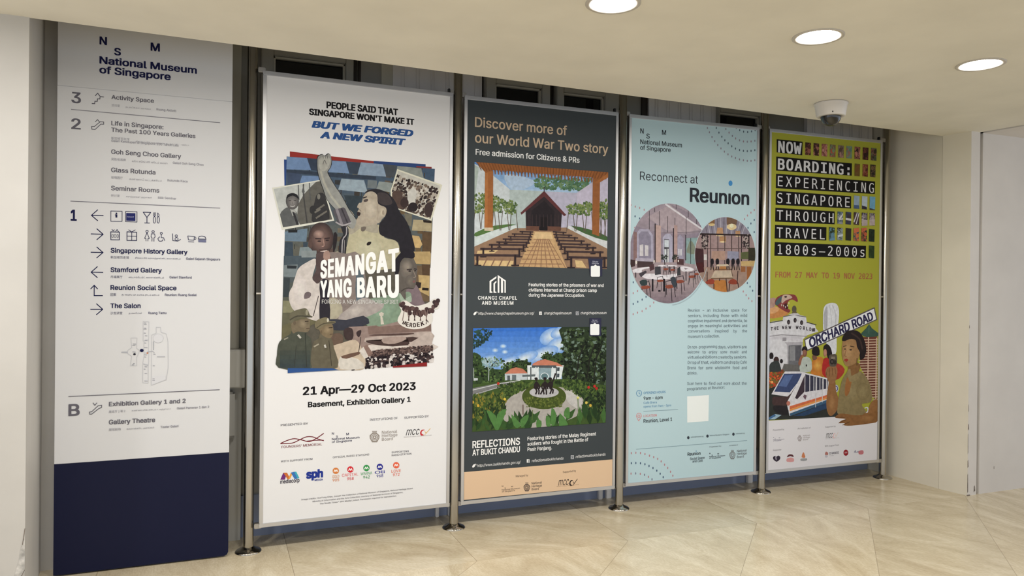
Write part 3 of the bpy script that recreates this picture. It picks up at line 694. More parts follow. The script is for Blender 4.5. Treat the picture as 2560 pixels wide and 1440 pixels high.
# left snapshot: man in a suit by a banner
S.tex = False
S.poly([(5, 490), (620, 395), (778, 905), (125, 1018)], (206, 202, 186))
S.tex = True; S.clip = [(25, 505), (610, 410), (755, 890), (140, 985)]
S.poly([(0, 400), (800, 400), (800, 1000), (0, 1000)], (186, 186, 178))
S.poly([(330, 700), (480, 490), (600, 400), (780, 400), (800, 1000), (370, 1000)], (98, 94, 86), 2)
S.poly([(540, 640), (570, 570), (640, 560), (680, 650), (720, 880), (520, 930), (500, 840)], (52, 50, 50), 2); S.ell(515, 770, 45, 55, (50, 48, 48)); S.ell(585, 605, 20, 36, (120, 116, 106))
for a, c in (((560, 770), (650, 710)), ((555, 870), (680, 790)), ((540, 800), (600, 765))): S.line([a, c], 22, (112, 106, 96))
for x in (330, 395, 470): S.line([(x, 430), (x + 10, 640)], 12, (84, 84, 82))
S.line([(395, 460), (395, 580), (440, 940)], 16, (66, 64, 62)); S.poly([(375, 540), (395, 460), (412, 545), (395, 580)], (90, 90, 88))
S.poly([(100, 830), (180, 740), (240, 750), (310, 800), (340, 960), (350, 1000), (130, 1000)], (92, 92, 90), 3)
S.poly([(225, 745), (290, 755), (300, 800), (262, 850)], (170, 168, 160)); S.poly([(255, 790), (285, 800), (335, 950), (310, 960)], (48, 46, 48))
S.blob(258, 660, 82, 104, (84, 80, 78), (138, 132, 126), 8, 12); S.poly([(180, 640), (195, 580), (255, 560), (320, 580), (338, 640), (318, 620), (262, 590), (205, 612)], (34, 33, 36), 2)
S.line([(215, 655), (240, 652)], 8, (46, 42, 42)); S.line([(278, 650), (302, 650)], 8, (46, 42, 42)); S.line([(232, 720), (262, 728), (288, 716)], 8, (196, 190, 182), 3); S.line([(262, 665), (258, 695)], 6, (84, 78, 74))
# right snapshot: cheering crowd
S.clip = None; S.tex = False
S.poly([(1562, 268), (2120, 470), (1985, 915), (1480, 740), (1478, 540)], (206, 200, 178))
S.tex = True; S.clip = [(1575, 292), (2095, 480), (1972, 890), (1500, 735), (1495, 540)]
S.poly([(1400, 200), (2200, 200), (2200, 1000), (1400, 1000)], (196, 190, 176))
SEP = [(60, 46, 42), (44, 34, 34), (92, 76, 66), (176, 164, 148), (206, 196, 182), (70, 56, 50), (122, 104, 90)]
S.crowd([(1520, 330), (2110, 530), (2000, 900), (1470, 760)], 24, 11, SEP, 15, 22, 5)
S.poly([(1700, 560), (1760, 510), (1800, 540), (1790, 640), (1770, 760), (1690, 690)], (204, 198, 186), 2)
S.poly([(1500, 560), (1560, 540), (1620, 560), (1640, 760), (1500, 740)], (84, 66, 58), 2); S.ell(1650, 690, 52, 62, (58, 44, 42)); S.ell(1755, 745, 60, 60, (40, 32, 34)); S.ell(1950, 780, 55, 90, (62, 48, 46))
S.clip = None
# bald man with a microphone (head), under the raised arm
S.poly([(540, 1340), (760, 1250), (800, 1440), (600, 1520)], (88, 70, 64), 2)
S.blob(612, 1130, 158, 205, (64, 50, 48), (140, 110, 98), -10, 20, 7); S.ell(480, 1190, 26, 60, (88, 68, 62)); S.blob(585, 1080, 70, 60, (112, 90, 82), (186, 152, 136), 0, -10, 5)
S.line([(545, 1128), (610, 1132)], 16, (54, 40, 40)); S.line([(660, 1128), (715, 1122)], 16, (54, 40, 40)); S.ell(590, 1160, 24, 10, (50, 38, 38)); S.ell(690, 1150, 22, 10, (50, 38, 38))
S.line([(640, 1140), (650, 1215), (625, 1225)], 12, (164, 130, 116), 3); S.poly([(605, 1285), (685, 1272), (690, 1290), (640, 1300), (605, 1300)], (196, 176, 164), 2); S.line([(590, 1270), (640, 1262), (695, 1262)], 8, (60, 42, 40), 3)
S.poly([(770, 1060), (815, 1080), (800, 1220), (760, 1310)], (40, 34, 36), 2)
# woman: shirt, neck, hair, face, raised arm
S.poly([(960, 1010), (1090, 980), (1330, 960), (1400, 1120), (1540, 1160), (1590, 1280), (1590, 1500), (780, 1500), (780, 1300), (905, 1290), (960, 1080)], (184, 174, 142), 3)
S.blob(1200, 1250, 210, 150, (184, 174, 142), (196, 188, 158), 0, -20, 4)
S.poly([(900, 740), (1000, 800), (1060, 900), (1200, 960), (1300, 940), (1320, 1060), (1180, 1040), (1110, 1000), (980, 1080), (930, 960)], (166, 156, 136), 3)
S.poly([(1112, 990), (1175, 985), (1150, 1040), (1112, 1036)], (112, 100, 90), 2)
S.poly([(1160, 560), (1240, 518), (1340, 520), (1460, 580), (1540, 680), (1590, 800), (1680, 930), (1740, 1100), (1770, 1300), (1600, 1310), (1570, 1180), (1400, 1110), (1340, 1070), (1335, 960), (1410, 860), (1425, 760), (1320, 700), (1290, 580)], (38, 35, 40), 3)
S.poly([(1330, 560), (1440, 580), (1500, 690), (1420, 720), (1340, 690), (1310, 620)], (66, 58, 58), 3)
S.poly([(1140, 610), (1180, 560), (1250, 545), (1310, 590), (1325, 700), (1420, 750), (1415, 840), (1370, 890), (1330, 940), (1180, 975), (1080, 970), (1052, 920), (1075, 850), (1065, 800), (1085, 760), (1062, 740), (1085, 690), (1120, 680)], (176, 162, 142), 3)
S.blob(1220, 760, 95, 150, (176, 162, 142), (202, 188, 166), 10, -10, 5); S.blob(1375, 800, 38, 62, (176, 162, 140), (208, 192, 166), 0, -6, 4)
S.line([(1140, 625), (1180, 612)], 14, (52, 44, 44)); S.poly([(1145, 650), (1195, 640), (1192, 668), (1150, 676)], (84, 72, 68), 2); S.poly([(1062, 800), (1105, 810), (1090, 850), (1064, 842)], (46, 36, 38), 2); S.line([(1168, 740), (1160, 860), (1130, 940)], 10, (178, 163, 143), 3); S.line([(1312, 720), (1322, 820), (1310, 900)], 9, (166, 151, 131), 3); S.line([(1090, 770), (1110, 790)], 9, (128, 112, 98)); S.ell(1385, 810, 14, 30, (160, 144, 124))
ARM = [(572, 130), (600, 92), (640, 80), (668, 100), (690, 84), (715, 72), (735, 90), (745, 160), (730, 240), (695, 295), (720, 360), (790, 480), (870, 600), (960, 770), (1040, 880), (1050, 930), (1010, 1010), (940, 960), (870, 840), (770, 740), (690, 640), (640, 500), (595, 370), (572, 260)]
S.poly([(x + (8 if i > 6 and i < 15 else -8), y - (6 if i < 7 else 0)) for i, (x, y) in enumerate(ARM)], (28, 28, 34), 2)
S.poly(ARM, (150, 148, 140), 3)
S.poly([(590, 140), (660, 110), (725, 130), (715, 220), (660, 290), (600, 260)], (172, 168, 156), 3); S.line([(640, 200), (660, 150), (680, 200)], 8, (112, 108, 104), 3); S.line([(610, 280), (650, 420), (740, 600), (900, 800)], 26, (172, 167, 152), 3)
for x in (640, 668, 692): S.line([(x, 90), (x + 4, 128)], 6, (96, 92, 92))
S.poly([(772, 772), (890, 740), (915, 758), (988, 930), (962, 962), (880, 988), (846, 968), (765, 800)], (88, 82, 86)); S.line([(810, 770), (870, 950)], 34, (138, 130, 132)); S.line([(870, 760), (940, 930)], 16, (58, 54, 58)); S.line([(800, 925), (880, 965), (985, 935)], 18, (168, 160, 158), 3)
S.poly([(860, 985), (940, 980), (955, 1060), (930, 1140), (915, 1360), (830, 1345), (845, 1150), (890, 1080)], (44, 42, 46), 2); S.line([(930, 990), (925, 1080), (880, 1150), (870, 1340)], 14, (166, 160, 158), 3); S.line([(905, 1150), (895, 1345)], 8, (140, 134, 132))
S.poly([(1178, 1200), (1195, 1175), (1235, 1172), (1225, 1205), (1188, 1218)], (36, 30, 28), 2)
S.zoom(680, 640, .21532)
# lower half
S.bands([(140, 0), (560, 0), (560, 760), (110, 980)], (74, 84, 90), (104, 98, 72), 6)
for q, c in (([(140, 110), (300, 100), (290, 250), (138, 240)], (122, 130, 130)), ([(175, 110), (290, 115), (285, 150), (178, 148)], (44, 48, 52)), ([(340, -60), (520, -60), (520, 20), (345, 20)], (134, 140, 138)), ([(130, 520), (210, 525), (260, 660), (125, 660)], (134, 130, 100)), ([(138, 250), (210, 260), (200, 480), (130, 480)], (58, 64, 66)),
             ([(1640, -40), (1840, -40), (1838, 110), (1655, 100)], (180, 152, 104)), ([(1660, 120), (1836, 130), (1826, 540), (1640, 540)], (108, 88, 66)), ([(1740, 110), (1838, 115), (1830, 240), (1745, 230)], (84, 64, 46)), ([(1700, 230), (1830, 240), (1825, 480), (1710, 420)], (186, 158, 108)), ([(1745, 378), (1820, 385), (1818, 415), (1742, 408)], (40, 32, 28)), ([(1665, 310), (1735, 320), (1725, 385), (1665, 380)], (52, 42, 40))): S.poly(q, c)
S.poly([(1540, 380), (1680, 350), (1750, 520), (1760, 600), (1480, 620)], (126, 108, 110), 2)
S.poly([(520, 60), (700, -40), (860, -20), (1060, 20), (1060, 760), (560, 760)], (134, 120, 112), 2)
S.poly([(980, 200), (1060, 210), (1080, 500), (980, 560)], (92, 104, 110), 2)
# bald man's shirt, tie and hand
S.poly([(520, 40), (400, 80), (300, 160), (250, 330), (200, 430), (205, 540), (260, 640), (400, 720), (560, 730), (560, 320), (500, 300), (470, 250)], (206, 194, 184), 3)
S.blob(330, 400, 90, 200, (206, 194, 184), (222, 212, 202), 10, 0, 4); S.poly([(660, 500), (780, 520), (820, 680), (670, 740)], (174, 164, 140), 2)
S.poly([(380, 440), (420, 418), (455, 440), (440, 485), (375, 502)], (112, 98, 98), 2)
S.poly([(555, 300), (650, 280), (665, 500), (672, 740), (552, 740), (560, 480)], (46, 42, 48), 2); S.line([(540, 470), (480, 700)], 9, (70, 58, 56))
S.poly([(515, -20), (620, -40), (690, 20), (680, 110), (600, 210), (560, 300), (520, 325), (470, 255), (515, 170)], (84, 68, 66), 2); S.poly([(600, -30), (660, -60), (680, 30), (610, 60)], (160, 130, 116), 2)
# man on the right in profile
S.poly([(1000, 560), (1280, 480), (1490, 440), (1600, 430), (1620, 520), (1560, 560), (1560, 800), (1120, 830)], (128, 146, 122), 3)
S.blob(1260, 640, 180, 120, (128, 146, 122), (140, 160, 136), 0, 0, 4); S.poly([(1480, 440), (1560, 500), (1610, 470), (1620, 540), (1540, 560), (1490, 520)], (158, 172, 150), 2)
S.poly([(1475, 60), (1620, 30), (1660, 70), (1690, 160), (1680, 240), (1670, 340), (1640, 395), (1560, 400), (1550, 520), (1490, 440), (1420, 300), (1430, 120)], (98, 90, 82), 3)
S.blob(1560, 160, 85, 120, (98, 90, 82), (146, 134, 118), 20, -20, 6); S.line([(1570, 170), (1620, 165)], 14, (54, 46, 44)); S.line([(1655, 160), (1680, 165)], 12, (54, 46, 44)); S.line([(1630, 310), (1662, 305)], 12, (62, 44, 44)); S.line([(1640, 180), (1668, 250), (1640, 262)], 10, (140, 124, 110), 3); S.ell(1600, 186, 16, 8, (44, 36, 36)); S.ell(1664, 182, 11, 7, (44, 36, 36)); S.blob(1600, 300, 50, 70, (98, 90, 82), (122, 112, 100)); S.ell(1452, 215, 18, 36, (84, 76, 70)); S.line([(1500, 420), (1560, 385), (1640, 390)], 12, (70, 62, 58), 3); S.poly([(1632, 300), (1664, 294), (1662, 316), (1640, 322)], (120, 84, 80), 2)
S.poly([(1420, 90), (1470, 0), (1540, -60), (1640, -50), (1660, 20), (1620, 40), (1540, 30), (1490, 90), (1480, 180), (1440, 260)], (36, 32, 38), 2)
S.poly([(780, 700), (880, 620), (1060, 490), (1240, 560), (1300, 560), (1260, 640), (1060, 730), (900, 750), (790, 780)], (168, 156, 148), 3); S.blob(960, 650, 130, 60, (168, 156, 148), (196, 184, 172), 0, -10, 4, rot=-.4)
S.poly([(660, 740), (860, 750), (1060, 700), (1130, 790), (900, 860), (700, 860)], (58, 58, 66), 2)
# lower right: sports ground and crowd
S.poly([(890, 830), (1210, 815), (1230, 830), (1460, 770), (1845, 770), (1850, 1000), (1865, 1240), (1000, 1300), (900, 1000)], (150, 128, 118), 0)
S.poly([(1110, 830), (1210, 815), (1245, 830), (1840, 780), (1848, 880), (1120, 920)], (128, 104, 94)); S.poly([(1080, 960), (1560, 910), (1840, 890), (1850, 1000), (1500, 1060), (1160, 1040)], (182, 164, 152), 2)
for q, c in (([(1090, 990), (1290, 985), (1640, 1010), (1700, 960), (1560, 955), (1600, 1040), (1400, 1060), (1150, 1030)], (74, 56, 52)), ([(1290, 960), (1500, 945), (1560, 975), (1420, 1030), (1290, 1020)], (168, 146, 134)), ([(1180, 920), (1640, 905), (1560, 930), (1160, 935)], (86, 66, 60)), ([(1120, 1040), (1400, 1060), (1860, 1030), (1860, 1110), (1200, 1140)], (214, 200, 188)), ([(1840, 890), (1850, 1040), (1560, 1060), (1700, 960)], (190, 172, 160))): S.poly(q, c, 2)
S.poly([(1242, 672), (1270, 660), (1298, 672), (1292, 705), (1278, 705), (1300, 800), (1262, 805), (1258, 705), (1246, 700)], (206, 194, 176), 0)
CR = [(40, 30, 34), (52, 40, 42), (30, 24, 28), (200, 188, 180), (92, 74, 70), (66, 52, 52)]
S.crowd([(1170, 1105), (1860, 1045), (1865, 1150), (1130, 1190)], 48, 6, [(74, 58, 54), (96, 76, 70), (52, 40, 40), (120, 98, 90)], 11, 13, 8)
S.crowd([(1080, 1185), (1860, 1130), (1866, 1240), (1070, 1315)], 34, 7, CR + [(214, 204, 196), (24, 18, 22)], 17, 18, 9)
# speakers in white, lower centre
S.poly([(660, 940), (780, 900), (830, 960), (790, 1060), (700, 1070)], (106, 86, 72), 2)
S.poly([(680, 1080), (800, 1020), (960, 980), (1030, 1060), (1080, 1190), (1060, 1320), (900, 1330), (720, 1310)], (196, 176, 152), 3)
S.poly([(790, 1180), (990, 1200), (1070, 1310), (790, 1320)], (212, 202, 188), 2); S.poly([(800, 1170), (1000, 1120), (1010, 1150), (860, 1200)], (110, 84, 70), 2)
S.poly([(830, 880), (870, 840), (930, 850), (945, 930), (920, 985), (850, 970)], (66, 52, 50), 2); S.poly([(980, 890), (1030, 865), (1035, 900), (1010, 950), (985, 930)], (60, 46, 46), 2); S.line([(1030, 950), (1005, 1120)], 8, (60, 48, 46)); S.poly([(1010, 1110), (1060, 1060), (1120, 1180), (1070, 1200)], (214, 202, 190)); S.poly([(1060, 1060), (1100, 1035), (1170, 1140), (1120, 1180)], (140, 112, 100)); S.poly([(920, 1325), (958, 1322), (955, 1335), (922, 1338)], (44, 34, 34))
# two soldiers in caps
S.poly([(56, 1150), (75, 1020), (130, 960), (220, 900), (230, 830), (300, 800), (400, 860), (400, 920), (450, 960), (460, 1100), (450, 1320), (74, 1300)], (78, 80, 68), 3)
S.bands([(90, 1100), (440, 1100), (440, 1310), (90, 1300)], (70, 74, 66), (60, 68, 68), 4)
S.poly([(225, 790), (300, 750), (430, 730), (440, 800), (430, 870), (390, 890), (300, 880), (240, 900)], (120, 106, 84), 3); S.blob(350, 790, 60, 55, (120, 106, 84), (150, 134, 108), 10, 0, 4); S.line([(385, 765), (420, 762)], 10, (60, 50, 42)); S.line([(400, 845), (432, 843)], 9, (74, 56, 48)); S.ell(262, 780, 16, 26, (104, 90, 72))
S.poly([(200, 690), (260, 640), (380, 610), (420, 640), (440, 690), (470, 715), (300, 730), (215, 790)], (104, 98, 78), 3); S.line([(210, 745), (300, 700), (460, 712)], 14, (72, 68, 56), 3); S.ell(405, 660, 16, 32, (156, 148, 124))
S.poly([(290, 925), (310, 912), (342, 950), (325, 965)], (196, 190, 176)); S.poly([(135, 965), (185, 945), (190, 955), (140, 980)], (160, 152, 130)); S.line([(385, 900), (400, 1290)], 8, (52, 54, 48)); S.line([(280, 1040), (260, 1290)], 6, (56, 58, 52))
S.poly([(470, 1030), (540, 960), (560, 900), (640, 920), (690, 970), (720, 1080), (760, 1300), (470, 1320)], (102, 94, 76), 3)
S.poly([(540, 830), (600, 800), (690, 790), (712, 860), (700, 930), (660, 960), (580, 920)], (128, 110, 84), 3); S.blob(640, 860, 45, 50, (128, 110, 84), (158, 138, 108), 10, 0, 4); S.line([(660, 840), (700, 835)], 9, (62, 50, 40)); S.line([(672, 915), (700, 912)], 8, (80, 58, 48)); S.ell(570, 888, 13, 22, (110, 94, 72))
S.poly([(498, 830), (510, 760), (600, 720), (650, 725), (670, 760), (735, 765), (720, 790), (610, 810), (545, 860)], (122, 112, 86), 3); S.line([(520, 840), (600, 790), (725, 780)], 12, (84, 76, 60), 3); S.ell(648, 750, 12, 24, (196, 188, 168))
S.poly([(600, 1040), (618, 1030), (632, 1068), (612, 1075)], (206, 200, 188)); S.line([(660, 990), (690, 1280)], 8, (62, 56, 46)); S.poly([(480, 1050), (540, 1020), (545, 1035), (490, 1065)], (170, 160, 138))
# fan shaped placard
S.tex = False
S.poly([(1455, 760), (1500, 650), (1480, 600), (1495, 545), (1560, 530), (1660, 590), (1800, 560), (1880, 510), (1940, 530), (1930, 620), (1860, 650), (1860, 770), (1780, 840), (1640, 862), (1520, 830)], (212, 204, 192), 3)
r = random.Random(12)
for i in range(34):
    a = i / 33; x = 1495 + a * 430; y = 605 + 60 * math.sin(a * 3.0) - (60 if a > .85 else 0) - (25 if a < .1 else 0); S.ell(x, y + r.uniform(-38, 30), 26, 27, r.choice([(74, 54, 52), (58, 42, 42), (92, 70, 66)]), 9)
for i in range(9): x = 1535 + i * 34; S.line([(x, 640), (x + 22 * (1 if i % 2 else -1), 760)], 9, r.choice([(92, 72, 66), (120, 100, 92), (60, 44, 44)]))
for ch, bl, br, tr_, tl in (('M', (1508, 800), (1548, 815), (1558, 770), (1524, 760)), ('E', (1552, 825), (1582, 832), (1588, 782), (1560, 775)), ('R', (1592, 836), (1626, 840), (1628, 790), (1598, 786)), ('D', (1638, 840), (1672, 838), (1668, 788), (1636, 790)), ('E', (1684, 836), (1716, 830), (1710, 780), (1678, 786)), ('K', (1730, 826), (1770, 812), (1756, 764), (1722, 776)), ('A', (1782, 806), (1816, 780), (1796, 745), (1784, 752))):
    S.qtext(ch, bl, br, tr_, tl, (50, 34, 32), bold=.03)
S.poly([(180, 1305), (700, 1310), (780, 1330), (180, 1362)], (46, 78, 130)); S.poly([(1400, 1290), (1600, 1265), (1795, 1245), (1795, 1292), (1400, 1305)], (128, 36, 36))
S.flush('photo_collage', SHT, 'sepia photo collage with raised fist and crowd')
S.zoom(640, 600, .27778)
WH = (236, 232, 228)
S.qtext('SEMANGAT', (580, 350), (1288, 288), (1288, 78), (582, 188), WH, bold=.046, sp=1.12); S.done('title_line'); S.qtext('YANG BARU', (580, 520), (1286, 527), (1286, 316), (580, 370), WH, bold=.046, sp=1.12); S.done('title_line')
S.qtext('FORGING A NEW SINGAPORE SPIRIT', (593, 576), (1280, 582), (1280, 546), (593, 540), (206, 200, 192), bold=.004)
S.done('title_line')
S.zoom(640, 930, .27083)
S.layer = 2
S.text('21 Apr—29 Oct 2023', 430, 218, 1470, 77, BLK, bold=.03, top=False); S.done('date_line'); S.text('Basement, Exhibition Gallery 1', 477, 330, 1423, 50, BLK, bold=.03, top=False)
S.done('venue_line')
G2 = (84, 80, 86)
for t, x, y, x1, c in (('PRESENTED BY', 225, 503, 478, 20), ('INSTITUTIONS OF', 1046, 457, 1303, 20), ('SUPPORTED BY', 1364, 440, 1590, 20), ('WITH SUPPORT FROM', 225, 836, 517, 17), ('OFFICIAL RADIO STATIONS', 705, 800, 1040, 17), ('SUPPORTING', 1247, 757, 1404, 17), ('RADIO STATION', 1247, 783, 1428, 17)):
    S.text(t, x, y, x1, c, G2, bold=.012, top=False); S.done('sponsor_heading')
FM = (112, 40, 48)
S.line([(225, 660), (290, 632), (350, 618), (420, 630), (490, 645), (560, 612), (620, 571)], 8, FM, 4); S.line([(225, 663), (330, 658), (400, 628), (460, 602), (520, 602), (570, 622), (620, 637)], 8, FM, 4); S.line([(460, 640), (540, 634), (620, 633)], 6, FM, 3)
S.text("FOUNDERS' MEMORIAL", 232, 706, 606, 22, FM, font='i', bold=.01); S.done('sponsor_logo')
nsm_logo(S, 697, 583, 21, (44, 40, 70)); S.done('sponsor_logo')
BR = (142, 130, 120); nhb_logo(S, 1090, 602, 46, 52, BR, (214, 210, 204))
for t, y, x1 in (('National', 577, 1298), ('Heritage', 608, 1300), ('Board', 641, 1258)): S.text(t, 1157, y, x1, 27, BR, bold=.006, top=False)
S.done('sponsor_logo')
mccy_logo(S, 1378, 592, 50, 225, (42, 38, 42)); S.text('Ministry of Culture, Community and Youth', 1360, 612, 1615, 9, (150, 142, 140)); S.done('sponsor_logo')
# partner logos
for q, c in (([(220, 995), (248, 930), (282, 930), (262, 995)], (110, 48, 112)), ([(248, 930), (282, 930), (312, 985), (290, 995)], (198, 106, 52)), ([(290, 995), (312, 985), (340, 924), (318, 930)], (224, 152, 64)), ([(318, 930), (350, 922), (378, 985), (352, 990)], (60, 110, 172)), ([(350, 922), (368, 922), (396, 980), (378, 985)], (66, 160, 172))): S.poly(q, c)
S.text('mediacorp', 220, 1033, 397, 38, (60, 54, 66), bold=.02); S.done('sponsor_logo')
S.text('sph', 458, 988, 614, 80, (34, 52, 132), bold=.05); S.text('MEDIA', 536, 1009, 612, 18, (34, 52, 132), bold=.02); S.done('sponsor_logo')
for x, y, c, t1, a, b_, t2, c2, d in ((732, 915, (206, 122, 62), 'GOLD', 700, 763, '905', (206, 140, 84), 982), (866, 903, (204, 44, 52), 'CAPITAL', 788, 938, '958', (222, 120, 120), 970), (1014, 890, (52, 140, 72), 'WARNA', 960, 1066, '942', (120, 170, 130), 957), (1137, 880, (40, 40, 132), 'Oli 96.8', 1090, 1182, '968', (60, 60, 140), 945), (1288, 866, (222, 92, 60), 'LOVE', 1244, 1330, '972', (222, 120, 90), 935)):
    S.ell(x, y, 29, 29, c, 26); S.line([(x - 16, y + 9), (x - 8, y - 9), (x, y + 8), (x + 9, y - 9), (x + 17, y + 8)], 7, (236, 232, 228))
    if t1 == 'Oli 96.8': t1 = 'Oli'
    S.text(t1, a, d, b_, 26, c2, bold=.008); S.text(t2, x - 30, d + 33, x + 30, 26, c, bold=.008); S.done('radio_logo')
S.up()
for t, x, y, x1 in (('Image credits: Hua Fung Chee, Joseph Yen Collection of National Museum of Singapore, National Heritage Board.', 413, 1185, 1440), ('Ministry of Information and the Arts Collection, courtesy of National Archives of Singapore,', 517, 1203, 1348), ('The Straits Times* SPH Media Limited. Permission required for reproduction.', 583, 1224, 1290)):
    S.text(t, x, y, x1, 13, (92, 88, 92), bold=.006, top=False); S.done('credit_line')

# ------------------------------------------------------------------ dark grey war story poster
S, SHT = poster('dark grey framed poster with a chapel photograph above a garden photograph', 1, .0082, .0124, -.001,
                [(1162.1, 238.4), (1546.5, 281.8), (1536, 1221), (1150, 1261.7)], (62, 66, 67))
S.zoom(1140, 220, .31954)
TAN = (196, 170, 140)
S.text('Discover more of', 150, 303, 870, 77, TAN, bold=.012, top=False); S.done('headline_line'); S.text('our World War Two story', 150, 425, 1192, 78, TAN, bold=.012, top=False); S.done('headline_line'); S.text('Free admission for Citizens & PRs', 155, 520, 968, 45, WH, bold=.014, top=False)
S.done('headline_line')
S.tex = True
S.clip = [(147, 577), (1190, 660), (1180, 1415), (143, 1385)]
S.bands([(140, 560), (1200, 560), (1200, 830), (140, 830)], (98, 142, 196), (168, 192, 214), 7)
S.poly([(380, 680), (520, 690), (620, 740), (500, 800), (420, 780)], (176, 194, 212), 3)
S.poly([(420, 795), (560, 800), (945, 820), (945, 1120), (420, 1120)], (178, 188, 182)); S.poly([(690, 810), (945, 820), (945, 1120), (690, 1120)], (184, 178, 192))
for x, y, n_, sd in ((720, 760, 26, 1), (930, 770, 34, 2)): S.leaves([(x - 90, y - 50), (x + 110, y - 50), (x + 120, y + 40), (x - 80, y + 40)], n_ * 2, [(92, 122, 84), (72, 104, 72), (112, 138, 96), (84, 118, 92)], 46, 16, sd, (-3, 0))
S.poly([(143, 590), (240, 640), (420, 790), (422, 1095), (143, 1180)], (204, 208, 206)); S.poly([(143, 600), (180, 620), (150, 860), (143, 900)], (178, 188, 176))
S.poly([(945, 820), (1070, 735), (1195, 690), (1195, 1190), (945, 1105)], (196, 186, 200))
# ground
S.poly([(420, 1095), (900, 1090), (1195, 1260), (1195, 1440), (130, 1440), (130, 1240)], (150, 118, 92))
S.poly([(605, 1120), (755, 1125), (880, 1440), (470, 1440)], (196, 158, 112)); S.poly([(620, 1125), (745, 1128), (760, 1180), (600, 1178)], (216, 182, 134))
for j in range(9):
    y = 1182 + j * 27 + j * j * .8; k = (y - 1100) / 300
    S.line([(660 - 180 * k, y), (690 + 150 * k, y + 3)], 4 + 4 * k, (150, 112, 84))
for i in range(8):
    a = (i - 3.2) / 4; S.line([(678 + a * 50, 1180), (672 + a * 215, 1440)], 6, (150, 112, 84))
for q in ([(150, 1345), (450, 1350), (440, 1395), (160, 1390)], [(170, 1270), (330, 1265), (300, 1290), (160, 1295)], [(930, 1345), (985, 1350), (1020, 1405), (940, 1400)]): S.poly(q, (214, 182, 130))
for i in range(5): S.line([(180 + i * 62, 1335), (150 + i * 62, 1395)], 10, (140, 106, 82))
S.poly([(130, 1160), (470, 1070), (475, 1090), (140, 1240)], (206, 212, 206)); S.poly([(880, 1075), (1195, 1200), (1195, 1262), (870, 1095)], (208, 208, 204)); S.poly([(900, 1075), (1060, 1110), (1180, 1160), (1175, 1195), (1000, 1135)], (70, 96, 56), 2); S.poly([(150, 1130), (300, 1075), (470, 1065), (300, 1110), (160, 1160)], (86, 116, 62), 2)
# trees
for a, c_, n_, sd in (([(150, 830), (300, 850), (300, 980), (150, 990)], 0, 60, 3), ([(295, 850), (470, 900), (460, 990), (300, 970)], 1, 60, 4), ([(880, 930), (1060, 900), (1060, 1000), (880, 990)], 0, 60, 5), ([(1110, 900), (1190, 890), (1190, 1040), (1110, 1020)], 0, 40, 6)):
    for i in range(6): x = mixc(a[0], a[1], i / 5)[0]; S.line([(x, a[2][1] - 30), (x + (14 if i % 2 else -14), a[2][1] + 120)], 5, (96, 84, 70))
    S.leaves(a, n_, [(92, 112, 62), (70, 92, 52), (116, 132, 76), (132, 144, 84)], 40, 14, sd, (-3, 0))
# chapel
S.poly([(545, 960), (690, 815), (828, 975), (820, 1112), (548, 1108)], (48, 38, 40)); S.poly([(590, 960), (690, 880), (770, 965), (768, 1105), (592, 1102)], (36, 29, 32)); S.poly([(655, 1010), (715, 1010), (715, 1115), (655, 1112)], (26, 20, 22))
for i in range(9): S.line([(570 + i * 29, 990), (570 + i * 29, 1085)], 4, (62, 48, 48))
S.poly([(690, 805), (862, 992), (846, 1002), (690, 848), (512, 990), (506, 974)], (96, 50, 50)); S.line([(690, 775), (690, 812)], 6, (60, 44, 44)); S.poly([(548, 1078), (650, 1080), (648, 1116), (548, 1112)], (104, 70, 56)); S.poly([(716, 1080), (820, 1084), (818, 1118), (716, 1116)], (104, 70, 56))
# pergola
S.poly([(228, 640), (292, 650), (288, 1118), (222, 1115)], (160, 98, 52)); S.poly([(228, 640), (252, 645), (246, 1115), (222, 1115)], (176, 112, 62)); S.poly([(1070, 705), (1126, 715), (1120, 1160), (1064, 1140)], (150, 92, 50)); S.poly([(222, 1090), (292, 1090), (292, 1118), (222, 1115)], (206, 190, 160))
S.poly([(140, 560), (1200, 640), (1200, 690), (1120, 725), (1060, 700), (690, 672), (300, 640), (235, 665)], (150, 90, 46))
for i in range(30): x = 300 + i * 26; y = 640 + i * 2.2; S.poly([(x, y), (x + 12, y + 1), (x + 11, y + 34), (x + 5, y + 36)], (136, 82, 44))
for i in range(46): x = 165 + i * 23; S.line([(x, 575 + i * 1.9), (x + 34 - i * 1.4, 642 + i * 1.6)], 5, (122, 72, 38))
S.poly([(1085, 740), (1190, 665), (1190, 700), (1120, 742)], (166, 102, 54))
# benches
BN = (66, 50, 50)
for x0, x1, y, h in ((500, 602, 1122, 20), (440, 600, 1140, 24), (410, 592, 1160, 28), (370, 585, 1180, 34), (320, 570, 1203, 40), (262, 548, 1224, 50), (195, 515, 1256, 62), (148, 482, 1305, 80)):
    S.line([(x0, y), (x1, y + 3)], 7 + h * .12, BN)
    for x in (x0 + 18, x1 - 20): S.line([(x, y), (x, y + h)], 6 + h * .12, (50, 38, 40)); S.line([(x - h * .35, y + h), (x + h * .35, y + h)], 5 + h * .05, (50, 38, 40))
for x0, x1, y, h in ((760, 860, 1126, 20), (764, 905, 1148, 24), (772, 950, 1168, 28), (784, 1002, 1193, 34), (800, 1048, 1220, 40), (828, 1092, 1245, 50), (850, 1148, 1280, 60), (878, 1182, 1325, 78)):
    S.line([(x0, y - 3), (x1, y + 4)], 7 + h * .12, BN)
    for x in (x0 + 22, x1 - 22): S.line([(x, y), (x, y + h)], 6 + h * .12, (50, 38, 40)); S.line([(x - h * .35, y + h), (x + h * .35, y + h)], 5 + h * .05, (50, 38, 40))
S.clip = None; S.tex = False; S.done('photograph', 'photograph of a dark chapel in a courtyard of benches')
